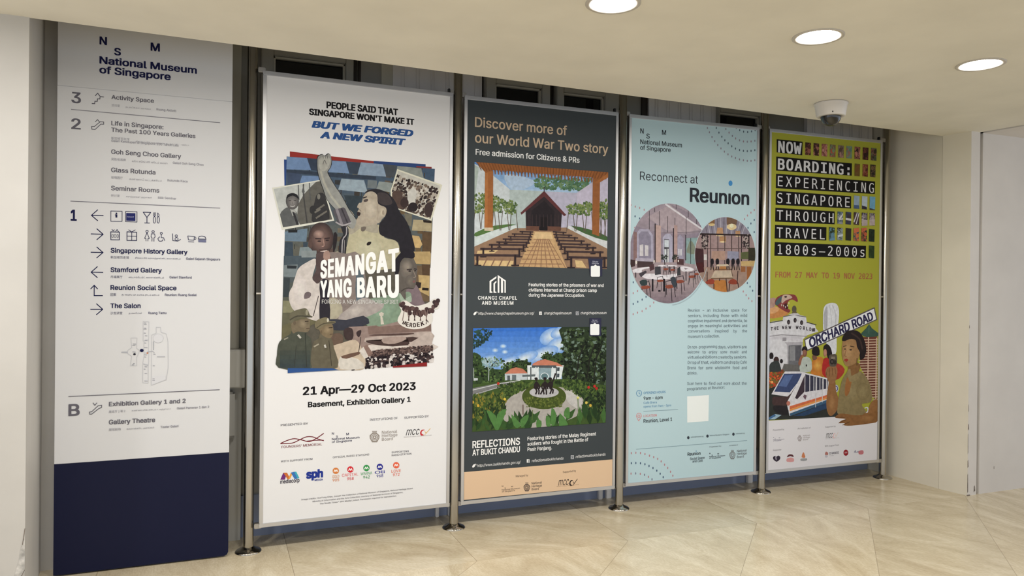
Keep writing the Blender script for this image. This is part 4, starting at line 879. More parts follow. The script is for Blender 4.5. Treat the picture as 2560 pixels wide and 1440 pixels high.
S.poly([(1032, 1330), (1145, 1336), (1141, 1470), (1048, 1470)], (46, 46, 66)); S.text('Get your', 1066, 1362, 1110, 12, (196, 194, 204)); S.text('tickets now', 1060, 1376, 1115, 11, (196, 194, 204))
S.zoom(1140, 640, .171875)
def qcard(x0, x1, y0, y1):
    cx_ = (x0 + x1) / 2; S.poly([(x0 + 10, y0), (cx_ - 22, y0), (cx_, y0 - 18), (cx_ + 22, y0), (x1 - 10, y0), (x1, y0 + 10), (x1, y1 - 10), (x1 - 10, y1), (x0 + 10, y1), (x0, y1 - 10), (x0, y0 + 10)], (232, 230, 230))
qcard(1957, 2090, 140, 298); S.done('ticket_tag'); S.layer = 2
for q in ([(488, 358), (588, 288), (588, 316), (514, 368), (512, 508), (530, 516), (530, 530), (488, 530)], [(545, 392), (588, 352), (588, 378), (568, 398), (568, 512), (588, 516), (588, 530), (545, 530)],
          [(606, 270), (724, 352), (724, 530), (704, 530), (704, 362), (684, 348), (684, 530), (654, 530), (654, 326), (630, 310), (630, 530), (606, 530)]): S.poly(q, WH)
S.done('museum_logo')
S.text('CHANGI CHAPEL', 318, 628, 888, 53, WH, bold=.02, sp=1.15); S.done('logo_lettering'); S.text('AND MUSEUM', 375, 703, 834, 53, WH, bold=.02, sp=1.15); S.done('logo_lettering')
for t, y, x1 in (('Featuring stories of the prisoners of war and', 435, 2147), ('civilians interned at Changi prison camp', 512, 2048), ('during the Japanese Occupation.', 587, 1870)): S.text(t, 1057, y, x1, 49, WH, bold=.014, top=False); S.done('text_line')
def socials(xs, y, k, t1, t2, e1, e2, e3, dy1=0, dy2=0):
    a, b_, c = xs
    S.ell(a, y - k * .45, k * .42, k * .75, WH, 14, .7); S.line([(a + k * .35, y - k * .9), (a + k * .75, y - k * 1.15), (a + k * .9, y - k * .75)], k * .18, WH)
    S.text(t1, a + k * 1.3, y, e1, k, WH, shear=.12); S.done('web_address'); yb = y + dy1; yc = y + dy2
    S.poly([(b_, yb - k * 1.15), (b_ + k, yb - k * 1.15), (b_ + k, yb + k * .1), (b_, yb + k * .1)], WH); S.line([(b_ + k * .8, yb - k * .95), (b_ + k * .6, yb - k * .85), (b_ + k * .6, yb + k * .1)], k * .17, (62, 66, 67)); S.line([(b_ + k * .42, yb - k * .48), (b_ + k * .82, yb - k * .48)], k * .15, (62, 66, 67))
    S.text(t2, b_ + k * 1.85, yb - 2, e2, k, WH, shear=.12); S.done('social_handle')
    S.line([(c, yc - k * 1.1), (c + k, yc - k * 1.1), (c + k, yc + k * .1), (c, yc + k * .1)], k * .14, (206, 204, 204), closed=True); S.ring(c + k * .5, yc - k * .5, k * .25, k * .28, k * .12, (206, 204, 204), 14)
    S.text(t2, c + k * 1.75, yc - 4, e3, k, WH, shear=.12); S.done('social_handle')
socials((275, 1210, 1745), 847, 38, 'http://www.changichapelmuseum.gov.sg/', 'changichapelmuseum', 1138, 1680, 2187)
S.zoom(1140, 800, .3403)
S.tex = True; S.clip = [(125, 57), (1104, 47), (1097, 752), (117, 818)]
S.bands([(110, 40), (1110, 40), (1110, 440), (110, 440)], (58, 112, 196), (150, 182, 220), 10)
for x, y, rx, ry in ((700, 120, 90, 60), (760, 180, 100, 60), (640, 250, 120, 50), (500, 280, 110, 40), (380, 310, 90, 36), (230, 300, 80, 40), (760, 90, 70, 40)): S.blob(x, y, rx, ry, (122, 162, 214), (220, 226, 232), 0, 0, 6, rot=-.4)
for x, y in ((287, 220), (345, 190), (358, 232)): S.blob(x, y, 26, 18, (104, 150, 210), (220, 228, 236), 0, 0, 3)
FO = [(44, 62, 34), (62, 84, 42), (34, 46, 28), (78, 100, 52), (28, 36, 24)]
S.leaves([(120, 60), (260, 70), (220, 150), (120, 200)], 40, [(40, 64, 60), (52, 78, 66), (34, 52, 48)], 40, 12, 11, (-.5, 2.2))
S.poly([(110, 250), (180, 260), (200, 330), (330, 360), (440, 300), (540, 310), (560, 470), (110, 480)], (54, 72, 42), 3); S.leaves([(110, 270), (560, 320), (560, 460), (110, 470)], 150, FO + [(92, 116, 62)], 34, 12, 12, (-3, 0))
for x, y, rx, ry in ((670, 275, 40, 32), (760, 290, 60, 50), (480, 325, 50, 30)): S.poly(ell(x, y, rx, ry), (56, 74, 44)); S.leaves([(x - rx, y - ry), (x + rx, y - ry), (x + rx, y + ry), (x - rx, y + ry)], 26, FO, 24, 9, int(x), (-3, 0))
S.line([(238, 440), (240, 360), (215, 300)], 6, (170, 176, 170)); S.line([(240, 370), (290, 310), (320, 270)], 4, (140, 160, 160)); S.leaves([(190, 290), (320, 270), (310, 350), (190, 350)], 34, [(150, 176, 178), (120, 150, 140), (170, 190, 190)], 30, 8, 14, (-2.6, -.4))
S.poly([(800, 240), (770, 120), (785, 40), (1120, 40), (1120, 470), (780, 440)], (44, 56, 36), 2); S.leaves([(780, 60), (1110, 60), (1110, 450), (790, 430)], 260, [(44, 58, 34), (58, 74, 42), (34, 44, 28), (26, 34, 22), (20, 26, 18), (76, 92, 60), (24, 30, 22), (108, 126, 110)], 48, 15, 15, (0, 3.1))
for x in (880, 960, 1010): S.line([(x, 430), (x + 20, 280), (x + 60, 180)], 9, (34, 34, 28))
# houses
WHT = (222, 226, 228)
S.poly([(356, 392), (522, 388), (520, 440), (358, 440)], (190, 196, 196)); S.poly([(356, 392), (400, 356), (440, 344), (490, 356), (524, 388)], (196, 122, 96)); S.poly([(375, 405), (395, 405), (395, 440), (375, 440)], (84, 90, 92)); S.poly([(410, 400), (440, 400), (440, 440), (410, 440)], (104, 112, 114))
S.poly([(522, 330), (790, 330), (770, 430), (524, 440)], WHT); S.poly([(560, 320), (600, 298), (650, 285), (740, 310), (790, 340), (730, 336), (560, 330)], (198, 124, 98)); S.poly([(555, 330), (735, 330), (735, 350), (555, 348)], (78, 84, 86)); S.poly([(600, 350), (700, 350), (695, 440), (598, 440)], (140, 160, 164))
S.poly([(622, 440), (622, 402), (648, 386), (676, 402), (678, 440)], (96, 122, 124)); S.ring(649, 412, 28, 26, 5, WHT, 16)
for x in (548, 585, 602, 708, 736): S.line([(x, 345), (x, 445)], 8, (70, 74, 76) if x in (548, 736) else WHT)
S.poly([(742, 345), (760, 345), (758, 372), (740, 372)], (70, 78, 84)); S.poly([(742, 392), (758, 392), (756, 418), (740, 418)], (70, 78, 84)); S.poly([(486, 400), (582, 396), (580, 412), (486, 414)], (96, 104, 104)); S.line([(128, 350), (128, 440)], 5, (170, 174, 170)); S.poly([(130, 424), (158, 424), (158, 440), (130, 442)], (196, 200, 196))
# road, garden, ring hedge, sculpture
S.poly([(110, 470), (400, 440), (820, 430), (1110, 480), (1110, 830), (110, 830)], (66, 86, 42)); S.poly([(110, 500), (330, 456), (420, 446), (440, 460), (260, 510), (110, 560)], (124, 122, 120)); S.line([(118, 512), (330, 462), (470, 440)], 5, (206, 206, 200)); S.line([(118, 548), (300, 495)], 4, (190, 190, 184))
S.poly([(340, 720), (360, 610), (430, 540), (540, 500), (760, 490), (880, 530), (950, 610), (920, 680), (800, 740), (600, 790), (420, 760)], (176, 168, 158), 3); S.poly([(800, 520), (880, 540), (930, 600), (900, 650), (820, 600)], (196, 190, 182), 3)
S.leaves([(300, 480), (560, 460), (520, 510), (330, 590)], 130, [(72, 92, 44), (52, 72, 34), (96, 112, 54), (44, 58, 30)], 36, 12, 16); S.leaves([(710, 460), (900, 450), (1100, 520), (950, 590)], 150, [(62, 84, 40), (48, 66, 34), (90, 108, 52), (36, 50, 28)], 36, 12, 17)
S.poly(ell(645, 560, 162, 92, 36), (72, 84, 36)); S.leaves([(495, 570), (795, 570), (770, 640), (520, 640)], 140, [(92, 104, 44), (76, 90, 38), (112, 120, 56), (58, 70, 32)], 20, 8, 18)
S.poly(ell(645, 528, 108, 40, 30), (186, 182, 180))
for q in ([(574, 462), (590, 448), (606, 466), (600, 500), (578, 500)], [(640, 458), (652, 446), (664, 458), (660, 500), (640, 498)], [(674, 462), (694, 446), (712, 460), (704, 500), (684, 498)]): S.poly(q, (44, 36, 36), 2)
for x, y in ((588, 432), (652, 430), (692, 432)): S.ell(x, y, 11, 14, (48, 38, 36), 12); S.ell(x - 2, y - 7, 13, 6, (36, 30, 30), 10)
for p in ([(582, 498), (592, 520), (584, 540)], [(600, 498), (608, 516), (606, 540)], [(642, 498), (630, 520), (620, 540)], [(656, 498), (662, 520), (662, 542)], [(648, 480), (640, 520), (644, 540)], [(688, 498), (700, 508), (690, 536)], [(700, 498), (712, 512), (708, 534)], [(576, 470), (574, 496), (588, 506)], [(604, 470), (614, 488), (606, 504)], [(640, 462), (626, 484), (632, 500)], [(664, 462), (674, 480), (668, 500)], [(704, 458), (716, 430), (728, 392)], [(676, 466), (664, 486), (672, 500)]): S.line(p, 11, (44, 36, 36))
S.leaves([(115, 560), (340, 560), (360, 700), (115, 760)], 160, [(82, 98, 44), (64, 84, 38), (104, 114, 54), (48, 66, 32), (130, 120, 48), (40, 54, 30)], 56, 14, 19); S.leaves([(940, 560), (1110, 540), (1110, 720), (930, 700)], 130, [(60, 80, 40), (44, 62, 34), (78, 96, 50), (32, 46, 28), (28, 38, 26)], 56, 14, 20)
S.leaves([(115, 760), (1100, 720), (1100, 790), (115, 840)], 44, [(58, 88, 44), (46, 72, 38), (70, 104, 52), (38, 58, 32)], 112, 19, 21, (-2.3, -.8))
for p in ([(220, 660), (290, 700), (300, 810), (285, 800)], [(370, 650), (300, 690), (290, 800), (310, 800)], [(405, 690), (470, 760), (450, 790), (420, 770)], [(530, 690), (470, 730), (480, 790), (520, 740)], [(700, 640), (735, 690), (720, 770), (695, 760)], [(760, 680), (820, 760), (800, 780), (755, 775)], [(830, 640), (800, 650), (790, 700), (830, 720)], [(660, 700), (690, 720), (690, 790), (660, 770)], [(590, 730), (625, 740), (620, 790), (590, 790)]): S.poly(p, (84, 126, 66), 2)
for x, y, c in ((308, 463, (196, 60, 48)), (972, 492, (190, 52, 44)), (1015, 484, (196, 48, 44)), (1030, 500, (180, 44, 40)), (160, 625, (214, 170, 60)), (355, 578, (222, 190, 70)), (893, 570, (226, 216, 120)), (985, 625, (206, 170, 70)), (120, 600, (206, 160, 60)), (955, 605, (214, 190, 90))): S.ell(x, y, 10, 11, c, 8)
S.line([(893, 575), (897, 700)], 5, (96, 120, 70)); S.line([(490, 620), (490, 690)], 5, (92, 60, 48)); S.line([(560, 660), (556, 730)], 5, (92, 110, 60))
S.clip = None; S.tex = False; S.done('photograph', 'photograph of a house behind a round garden with a sculpture')
S.zoom(1140, 640, .171875)
S.poly([(1940, 900), (2108, 900), (2108, 1160), (1935, 1160)], (46, 46, 66)); S.text('Get your', 1980, 938, 2052, 18, (196, 194, 204)); S.text('tickets now', 1966, 962, 2064, 16, (196, 194, 204)); qcard(1948, 2080, 985, 1145)
S.done('ticket_tag'); S.layer = 2
S.zoom(1140, 800, .3403)
S.text('REFLECTIONS', 118, 940, 467, 54, WH, bold=.022); S.done('logo_lettering'); S.text('AT BUKIT CHANDU', 118, 995, 467, 44, WH, bold=.022); S.done('logo_lettering')
for t, y, x1 in (('Featuring stories of the Malay Regiment', 883, 1027), ('soldiers who fought in the Battle of', 922, 970), ('Pasir Panjang.', 962, 703)): S.text(t, 523, y, x1, 27, WH, bold=.014, top=False); S.done('text_line')
socials((128, 518, 843), 1078, 20, 'http://www.bukitchandu.gov.sg/', 'reflectionsatbukitchandu', 473, 788, 1097, -34, -62)
S.poly([(57, 1115), (1147, 1022), (1148, 1215), (55, 1320)], (218, 184, 148)); S.done('logo_band', 'beige band at the foot')
DK = (66, 54, 50)
S.text('Managed by', 437, 1153, 528, 15, DK, bold=.01); S.done('sponsor_heading'); S.text('Supported by', 783, 1122, 880, 15, DK, bold=.01); S.done('sponsor_heading'); nsm_logo(S, 334, 1225, 11, DK); S.done('sponsor_logo'); nhb_logo(S, 518, 1225, 24, 32, (92, 78, 70), (218, 184, 148))
for t, y, x1 in (('National', 1206, 629), ('Heritage', 1229, 629), ('Board', 1250, 606)): S.text(t, 553, y, x1, 17, (84, 70, 64), bold=.012)
S.done('sponsor_logo')
mccy_logo(S, 748, 1216, 40, 142, (44, 36, 36), (40, 32, 32), (50, 40, 36)); S.text('Ministry of Culture, Community and Youth', 738, 1226, 900, 7, (150, 120, 96))
S.done('sponsor_logo')

# ------------------------------------------------------------------ pale blue poster
S, SHT = poster('pale blue framed poster with two overlapping round cafe photographs', 2, .0292, .002, .0001,
                [(1571.7, 286.2), (1897.4, 318.8), (1889.7, 1185.5), (1563.7, 1214.6)], (180, 201, 202))
BK = (40, 42, 48)
S.zoom(1540, 270, .36122)
for t, x, y, x1, c in (('N', 165, 178, 188, 36), ('S', 207, 212, 230, 33), ('M', 315, 187, 343, 34), ('National Museum', 165, 250, 453, 32), ('of Singapore', 165, 290, 375, 31)): S.text(t, x, y, x1, c, BK, bold=.012, top=False); S.done('wordmark_line')
S.text('Reconnect at', 163, 498, 565, 58, (52, 54, 60), bold=-.004, top=False); S.done('headline_line'); S.text('Reunıon', 508, 650, 920, 98, BK, bold=.024, top=False); S.ell(790, 522, 14, 19, (70, 138, 190))
S.done('headline_line')
PK, NV = (176, 128, 132), (70, 88, 112)
def dots(pts, cols, rx=4, ry=8):
    S.up()
    for i, p in enumerate(pts): S.ell(p[0], p[1], rx, ry, cols[i % len(cols)], 8, keep=True)
    S.done('dot_row')
dots([(629, 140), (643, 170), (661, 202), (680, 231), (701, 258), (723, 281), (747, 303), (772, 322), (798, 337), (824, 347), (852, 357), (879, 363), (906, 367), (932, 367), (958, 363)], [(140, 128, 138)])
dots([(691, 140), (709, 172), (729, 200), (750, 225), (773, 246), (798, 266), (824, 282), (852, 292), (879, 298), (906, 300), (932, 298), (958, 293)], [(84, 98, 108)])
dots([(757, 147), (779, 172), (802, 195), (825, 212), (852, 225), (879, 233), (906, 235), (932, 233), (958, 228)], [(136, 134, 142), (150, 130, 138)])
dots([(829, 140), (853, 155), (880, 165), (908, 168), (935, 163), (960, 155)], [(84, 98, 108)])
dots([(102, 672), (131, 683), (162, 692), (193, 705)], [PK]); dots([(130, 750), (162, 765), (118, 1205), (118, 1355), (150, 1340), (180, 1325), (207, 1305)], [NV])
dots([(128, 830), (118, 1280), (148, 1265), (118, 1425), (148, 1415), (180, 1405), (207, 1387), (235, 1370), (260, 1345)], [PK])
dots([(955, 707), (932, 725), (908, 745), (888, 770), (880, 1270), (900, 1295), (918, 1318), (940, 1337)], [PK]); dots([(955, 775), (932, 800), (912, 830), (908, 1212), (927, 1237), (945, 1265), (955, 860)], [NV])
S.zoom(1540, 740, .3402)
dots([(114, 1150), (147, 1148), (181, 1150), (214, 1158), (247, 1170), (278, 1180), (307, 1193), (333, 1212), (358, 1236), (381, 1260), (402, 1288), (419, 1317)], [PK], 4.5, 9); dots([(114, 1224), (147, 1223), (181, 1225), (214, 1232), (244, 1245), (273, 1260), (301, 1280), (326, 1302), (348, 1328)], [NV], 4.5, 9); dots([(112, 1300), (146, 1299), (180, 1302), (211, 1310), (240, 1325), (266, 1343)], [PK, (120, 120, 136)], 4.5, 9)
S.zoom(1570, 500, .18746)
c1 = ell(535, 712, 518, 665, 64); c2 = ell(1290, 728, 403, 498, 64)
S.poly(ell(535, 712, 521, 668, 64), (196, 214, 216))
S.clip = c1; S.tex = True
S.bands([(0, 30), (1100, 30), (1100, 900), (0, 900)], (164, 148, 154), (150, 136, 142), 6); S.poly([(250, 230), (560, 60), (1000, 380), (760, 440), (500, 400)], (176, 158, 160)); S.poly([(520, 40), (1100, 300), (1100, 420), (980, 390)], (150, 136, 144))
S.line([(500, 60), (990, 395)], 22, (222, 214, 214)); S.line([(110, 360), (430, 440), (960, 425)], 7, (120, 106, 112))
for x, y0, y1 in ((280, 150, 390), (415, 150, 430), (525, 220, 430), (622, 240, 430), (637, 60, 120), (772, 230, 450), (800, 110, 230), (912, 190, 320), (965, 240, 350), (350, 110, 160)): S.line([(x, y0), (x, y1)], 7, (62, 54, 60))
S.poly([(0, 380), (110, 350), (360, 420), (440, 440), (760, 460), (1000, 430), (1000, 900), (0, 900)], (146, 132, 142))
for a, b_, c in ((70, 115, (140, 110, 106)), (360, 435, (190, 160, 150)), (610, 655, (178, 148, 140))): S.poly([(a, 330 if a > 100 else 420), (b_, 345 if a > 100 else 430), (b_, 860), (a, 860)], c)
for x in (358, 602): S.line([(x, 320 if x < 400 else 380), (x, 870)], 14, (52, 42, 46))
S.poly([(115, 780), (115, 440), (150, 390), (270, 390), (330, 470), (335, 800)], (172, 164, 178)); S.poly([(140, 770), (140, 460), (170, 420), (260, 420), (300, 480), (305, 780)], (140, 132, 146)); S.poly([(152, 600), (200, 590), (202, 745), (152, 745)], (206, 198, 196)); S.poly([(222, 600), (268, 605), (268, 745), (222, 745)], (206, 198, 196)); S.poly([(100, 775), (340, 780), (345, 825), (95, 820)], (178, 168, 178))
S.poly([(460, 860), (460, 500), (500, 450), (560, 450), (590, 500), (590, 870)], (176, 170, 184)); S.poly([(478, 520), (545, 525), (545, 860), (478, 860)], (84, 80, 84)); S.poly([(482, 530), (540, 535), (540, 630), (482, 625)], (206, 210, 212)); S.poly([(482, 655), (508, 655), (508, 850), (482, 850)], (212, 214, 212)); S.poly([(522, 650), (538, 650), (538, 860), (522, 860)], (226, 224, 220))
S.poly([(655, 780), (655, 500), (690, 460), (735, 510), (735, 790)], (160, 152, 166)); S.poly([(668, 650), (682, 650), (682, 740), (668, 740)], (220, 216, 212)); S.poly([(695, 655), (712, 655), (712, 740), (695, 740)], (220, 216, 212))
S.poly([(760, 510), (930, 500), (930, 870), (760, 860)], (140, 164, 160)); S.poly([(780, 700), (800, 600), (830, 540), (880, 600), (900, 720)], (130, 136, 116), 2); S.line([(765, 470), (765, 800)], 12, (60, 56, 60)); S.line([(832, 510), (832, 870)], 9, (60, 60, 62))
S.poly([(0, 810), (340, 830), (640, 830), (900, 860), (1100, 1000), (1100, 1420), (0, 1420)], (164, 146, 146)); S.poly([(20, 790), (90, 800), (90, 880), (30, 900)], (66, 48, 46)); S.poly([(120, 815), (330, 822), (330, 890), (120, 900)], (74, 58, 58)); S.poly([(650, 780), (740, 790), (740, 870), (650, 860)], (84, 58, 58)); S.ell(108, 830, 12, 22, (232, 222, 206)); S.ell(345, 818, 10, 20, (226, 214, 200)); S.ell(668, 812, 9, 16, (230, 220, 206))
S.leaves([(435, 740), (510, 740), (510, 800), (440, 800)], 24, [(40, 46, 40), (54, 62, 50)], 34, 9, 31, (-3, 0)); S.leaves([(600, 730), (660, 740), (650, 800), (600, 800)], 22, [(44, 48, 42), (56, 62, 52)], 34, 9, 32, (-3, 0)); S.line([(485, 800), (490, 950)], 12, (46, 38, 40))
S.bands([(60, 1080), (1050, 1040), (1000, 1400), (150, 1400)], (168, 150, 148), (128, 112, 118), 6)
TBL = (228, 220, 220)
S.poly([(60, 930), (150, 905), (275, 890), (270, 910), (180, 930), (180, 965), (70, 970), (60, 950)], TBL, 2); S.poly([(390, 880), (440, 865), (640, 872), (640, 890), (560, 885), (440, 890)], TBL, 2); S.poly([(700, 885), (800, 890), (875, 920), (850, 945), (740, 955), (700, 930)], TBL, 2); S.poly([(740, 905), (800, 915), (760, 928)], (140, 124, 126))
S.poly([(180, 1015), (210, 985), (350, 980), (480, 1000), (600, 985), (660, 980), (655, 1010), (560, 1050), (400, 1062), (250, 1050)], TBL, 3); S.poly([(200, 1040), (400, 1065), (600, 1045), (560, 1058), (400, 1075), (240, 1058)], (150, 138, 142), 2)
DKc = (50, 42, 48)
for x, w in ((325, 22), (478, 26)): S.line([(x, 1058), (x, 1210)], w, (30, 26, 30))
for x, y0, y1 in ((100, 970, 1030), (770, 955, 1070), (552, 890, 960), (610, 885, 950)): S.line([(x, y0), (x, y1)], 12, (40, 34, 38))
S.poly([(280, 870), (340, 850), (350, 920), (290, 950)], (84, 58, 60)); S.poly([(355, 890), (430, 885), (435, 990), (355, 1000)], (66, 64, 68)); S.poly([(655, 910), (690, 890), (700, 1000), (650, 1010)], (60, 60, 62)); S.poly([(140, 980), (230, 940), (250, 960), (170, 1030)], (70, 64, 68))
def chair(x, y, k, seat=(142, 74, 56)):
    for dx in (-45, 50): S.line([(x + dx * k, y), (x + dx * k * 1.35, y + 130 * k)], 8 * k, DKc)
    S.line([(x + 15 * k, y), (x + 25 * k, y + 180 * k)], 8 * k, DKc); S.line([(x - 50 * k, y - 60 * k), (x - 45 * k, y), (x - 40 * k, y + 100 * k)], 8 * k, DKc); S.line([(x + 40 * k, y - 80 * k), (x + 60 * k, y)], 9 * k, DKc); S.line([(x - 50 * k, y - 60 * k), (x + 45 * k, y - 80 * k)], 8 * k, DKc)
    S.poly([(x - 50 * k, y - 12 * k), (x + 30 * k, y - 20 * k), (x + 62 * k, y + 8 * k), (x - 20 * k, y + 28 * k), (x - 52 * k, y + 12 * k)], seat, 2)
for x, y, k in ((500, 920, .6), (590, 930, .55), (850, 1020, .8), (915, 985, .65), (425, 1075, .75), (690, 1085, .95), (555, 1150, 1.1), (230, 1160, 1.05)): chair(x, y, k)
S.poly([(560, 1040), (630, 1030), (640, 1150), (600, 1160)], (62, 68, 74), 2); S.poly([(150, 1080), (240, 1060), (250, 1130), (180, 1140)], (54, 66, 66), 2); S.poly([(400, 1198), (430, 1198), (430, 1222), (398, 1222)], (36, 32, 36)); S.line([(415, 1068), (600, 1300), (520, 1340)], .1, DKc)
S.clip = None; S.tex = False; S.done('cafe_photograph', 'larger round photograph of white tables')
S.poly(ell(1290, 728, 408, 503, 64), (200, 206, 206))
S.clip = c2; S.tex = True
S.poly([(850, 200), (1720, 200), (1720, 1260), (850, 1260)], (160, 134, 130)); S.poly([(950, 200), (1650, 200), (1650, 470), (950, 450)], (140, 132, 142))
for i in range(14): S.line([(1000 + i * 46, 230), (1050 + i * 36, 450)], 12, (176, 168, 174) if i % 2 else (112, 104, 114))
S.poly([(1310, 230), (1450, 230), (1440, 330), (1310, 330)], (120, 92, 72)); S.poly([(1050, 230), (1150, 225), (1150, 320), (1060, 320)], (134, 98, 66))
for x, y, rx, ry, c in ((1110, 330, 42, 18, (214, 186, 132)), (1376, 360, 66, 42, (226, 200, 150)), (1376, 345, 26, 28, (244, 228, 190))): S.ell(x, y, rx, ry, c)
for q, c in (([(1185, 370), (1255, 370), (1268, 475), (1168, 475)], (186, 142, 104)), ([(1215, 490), (1300, 485), (1300, 560), (1215, 560)], (178, 134, 92)), ([(1428, 415), (1490, 415), (1492, 480), (1425, 480)], (176, 134, 96))): S.poly(q, c); S.ell((q[2][0] + q[3][0]) / 2, q[2][1], (q[2][0] - q[3][0]) / 2, 10, (232, 204, 156))
S.line([(960, 455), (1640, 470)], 22, (52, 38, 36))
for x in (985, 1055, 1098, 1192, 1285, 1378, 1470, 1508, 1608): S.line([(x, 460), (x, 900)], 13 if x in (985, 1508, 1608) else 9, (44, 34, 34))
S.line([(920, 650), (1640, 650)], 7, (96, 76, 72)); S.poly([(1110, 680), (1290, 680), (1290, 800), (1110, 800)], (176, 142, 124)); S.poly([(1320, 680), (1470, 690), (1470, 800), (1320, 800)], (146, 144, 160))
for x in (1020, 1560): S.leaves([(x - 30, 470), (x + 35, 470), (x + 35, 640), (x - 30, 640)], 34, [(40, 32, 34), (52, 42, 42), (176, 160, 150)], 44, 15, x, (-3, 3))
S.poly([(890, 640), (1000, 660), (1010, 930), (890, 940)], (66, 40, 42)); S.poly([(1005, 725), (1045, 725), (1045, 800), (1005, 800)], (206, 200, 192)); S.poly([(1500, 700), (1600, 690), (1600, 790), (1500, 790)], (92, 96, 60)); S.poly([(1600, 640), (1700, 640), (1700, 820), (1600, 800)], (54, 50, 36))
S.poly([(880, 900), (1720, 880), (1720, 1260), (880, 1260)], (160, 132, 116)); S.poly([(900, 840), (1000, 830), (1010, 960), (900, 980)], (74, 34, 34))
for x in (1115, 1185, 1325, 1395, 1460): S.line([(x - 15, 930), (x, 800), (x + 20, 930)], 12, (34, 28, 30)); S.poly([(x - 18, 790), (x + 18, 785), (x + 22, 850), (x - 20, 850)], (30, 26, 30), 2)
S.poly([(1180, 860), (1330, 855), (1340, 882), (1170, 886)], (206, 186, 160)); S.poly([(1500, 820), (1690, 810), (1690, 885), (1500, 880)], (196, 164, 110)); S.poly([(1220, 885), (1300, 885), (1310, 935), (1210, 935)], (176, 120, 70))
S.poly([(1500, 885), (1560, 890), (1560, 960), (1500, 960)], (150, 96, 58)); S.poly([(1580, 890), (1640, 890), (1640, 1080), (1580, 1080)], (150, 92, 50))
S.poly([(1150, 945), (1370, 940), (1398, 1035), (1100, 1040)], (190, 170, 146)); S.poly([(1100, 1040), (1398, 1035), (1396, 1050), (1104, 1056)], (120, 92, 70)); S.line([(1130, 950), (1160, 925), (1370, 925), (1390, 1020)], 8, (90, 62, 48))
S.poly([(1030, 1090), (1100, 1050), (1150, 1075), (1140, 1120), (1050, 1120)], (150, 66, 48), 2); S.poly([(1335, 1085), (1400, 1050), (1465, 1100), (1440, 1125), (1350, 1120)], (146, 66, 46), 2); S.poly([(1140, 1260), (1145, 1090), (1180, 1070), (1280, 1070), (1310, 1100), (1312, 1260)], (184, 120, 60), 2)
for a, b_ in (((1045, 1120), (1055, 1200)), ((1140, 1120), (1140, 1230)), ((1350, 1120), (1340, 1220)), ((1460, 1110), (1475, 1190)), ((1302, 1050), (1318, 1220)), ((1215, 1050), (1215, 1075)), ((1460, 950), (1450, 1110)), ((1050, 960), (1050, 1080))): S.line([a, b_], 12, (64, 44, 42))
S.clip = None; S.tex = False; S.done('cafe_photograph', 'smaller round photograph with hanging lamps')
S.line([p for p in ell(535, 716, 530, 685, 64)[3:16]], 6, (160, 172, 176))
S.done('caption_arc'); S.layer = 2
S.zoom(1540, 740, .3402)
IK = (76, 86, 96)
S.up()
def justify(t, y, xl=528, xr=963, cap=22):
    w = t.split(' '); L_ = [len(q) * 1.0 for q in w]; tot = sum(L_); n_ = len(w); nat = (xr - xl) / (tot + (n_ - 1) * .5) if n_ > 1 else 0
    nat = min(nat, 12.3); gap = ((xr - xl) - tot * nat) / max(1, n_ - 1); x = xl
    for q, l in zip(w, L_): S.text(q, x, y, x + l * nat, cap * (.72 if not any(ch.isupper() or ch in 'bdfhklti' for ch in q) and False else 1), IK, bold=.004, top=False) if q != '–' else S.text(q, x, y, x + l * nat, cap, IK, top=False); x += l * nat + gap
    S.done('text_line')
for t, y in (('Reunion – an inclusive space for', 115), ('seniors, including those with mild', 154), ('cognitive impairment and dementia, to', 192), ('engage in meaningful activities and', 230), ('conversations inspired by the', 268)): justify(t, y)
S.text("museum's collection.", 528, 307, 760, 22, IK, bold=.004, top=False); S.done('text_line')
for t, y in (('On non-programming days, visitors are', 385), ('welcome to enjoy some music and', 422), ('virtual exhibitions created by seniors.', 460), ('On top of that, visitors can drop by Café', 498), ('Brera for some wholesome food and', 538)): justify(t, y, 525, 961)
S.text('drinks.', 524, 577, 597, 22, IK, bold=.004, top=False); S.done('text_line'); justify('Scan here to find out more about the', 653, 523, 961); S.text('programmes at Reunion:', 523, 692, 800, 22, IK, bold=.004, top=False); S.done('text_line')
S.poly([(523, 736), (683, 727), (680, 918), (524, 928)], (230, 232, 232))
S.done('white_card')
BL = (84, 132, 166)
S.ring(170, 712, 19, 22, 4, BL); S.line([(170, 698), (170, 714), (180, 718)], 4, BL); S.done('clock_icon'); S.text('OPENING HOURS', 203, 718, 365, 17, BL, bold=.012); S.done('text_line'); S.text('9am – 6pm', 203, 760, 343, 23, BK, bold=.014); S.done('text_line'); S.text('Café Brera', 203, 790, 300, 16, BL, bold=.006); S.done('text_line'); S.text('opens from 9am – 5pm', 203, 818, 405, 16, BL, bold=.006); S.done('text_line')
S.line([(203, 844), (455, 832)], 4, (136, 158, 164)); S.done('divider_line')
S.line([(168, 915), (152, 884), (156, 864), (170, 857), (184, 865), (187, 882)], 4, (206, 130, 128), 3, closed=True); S.ring(169, 880, 8, 10, 4, (206, 130, 128), 14); S.done('pin_icon'); S.text('LOCATION', 203, 887, 300, 17, (206, 126, 124), bold=.012); S.done('text_line'); S.text('Reunion, Level 1', 203, 928, 413, 26, BK, bold=.014); S.done('text_line')
for x, y, t, a, b_ in ((532, 1039, 'nationalmuseum.sg', 550, 643), (673, 1028, 'National Museum of Singapore', 690, 833), (864, 1015, 'natmuseum_sg', 882, 946)): S.ell(x, y, 9, 11, (54, 60, 68)); S.text(t, a, y + 1, b_, 10, (92, 104, 110), bold=.004); S.done('social_handle')
S.line([(150, 1122), (963, 1062)], 4, (134, 156, 162))
S.done('divider_line')
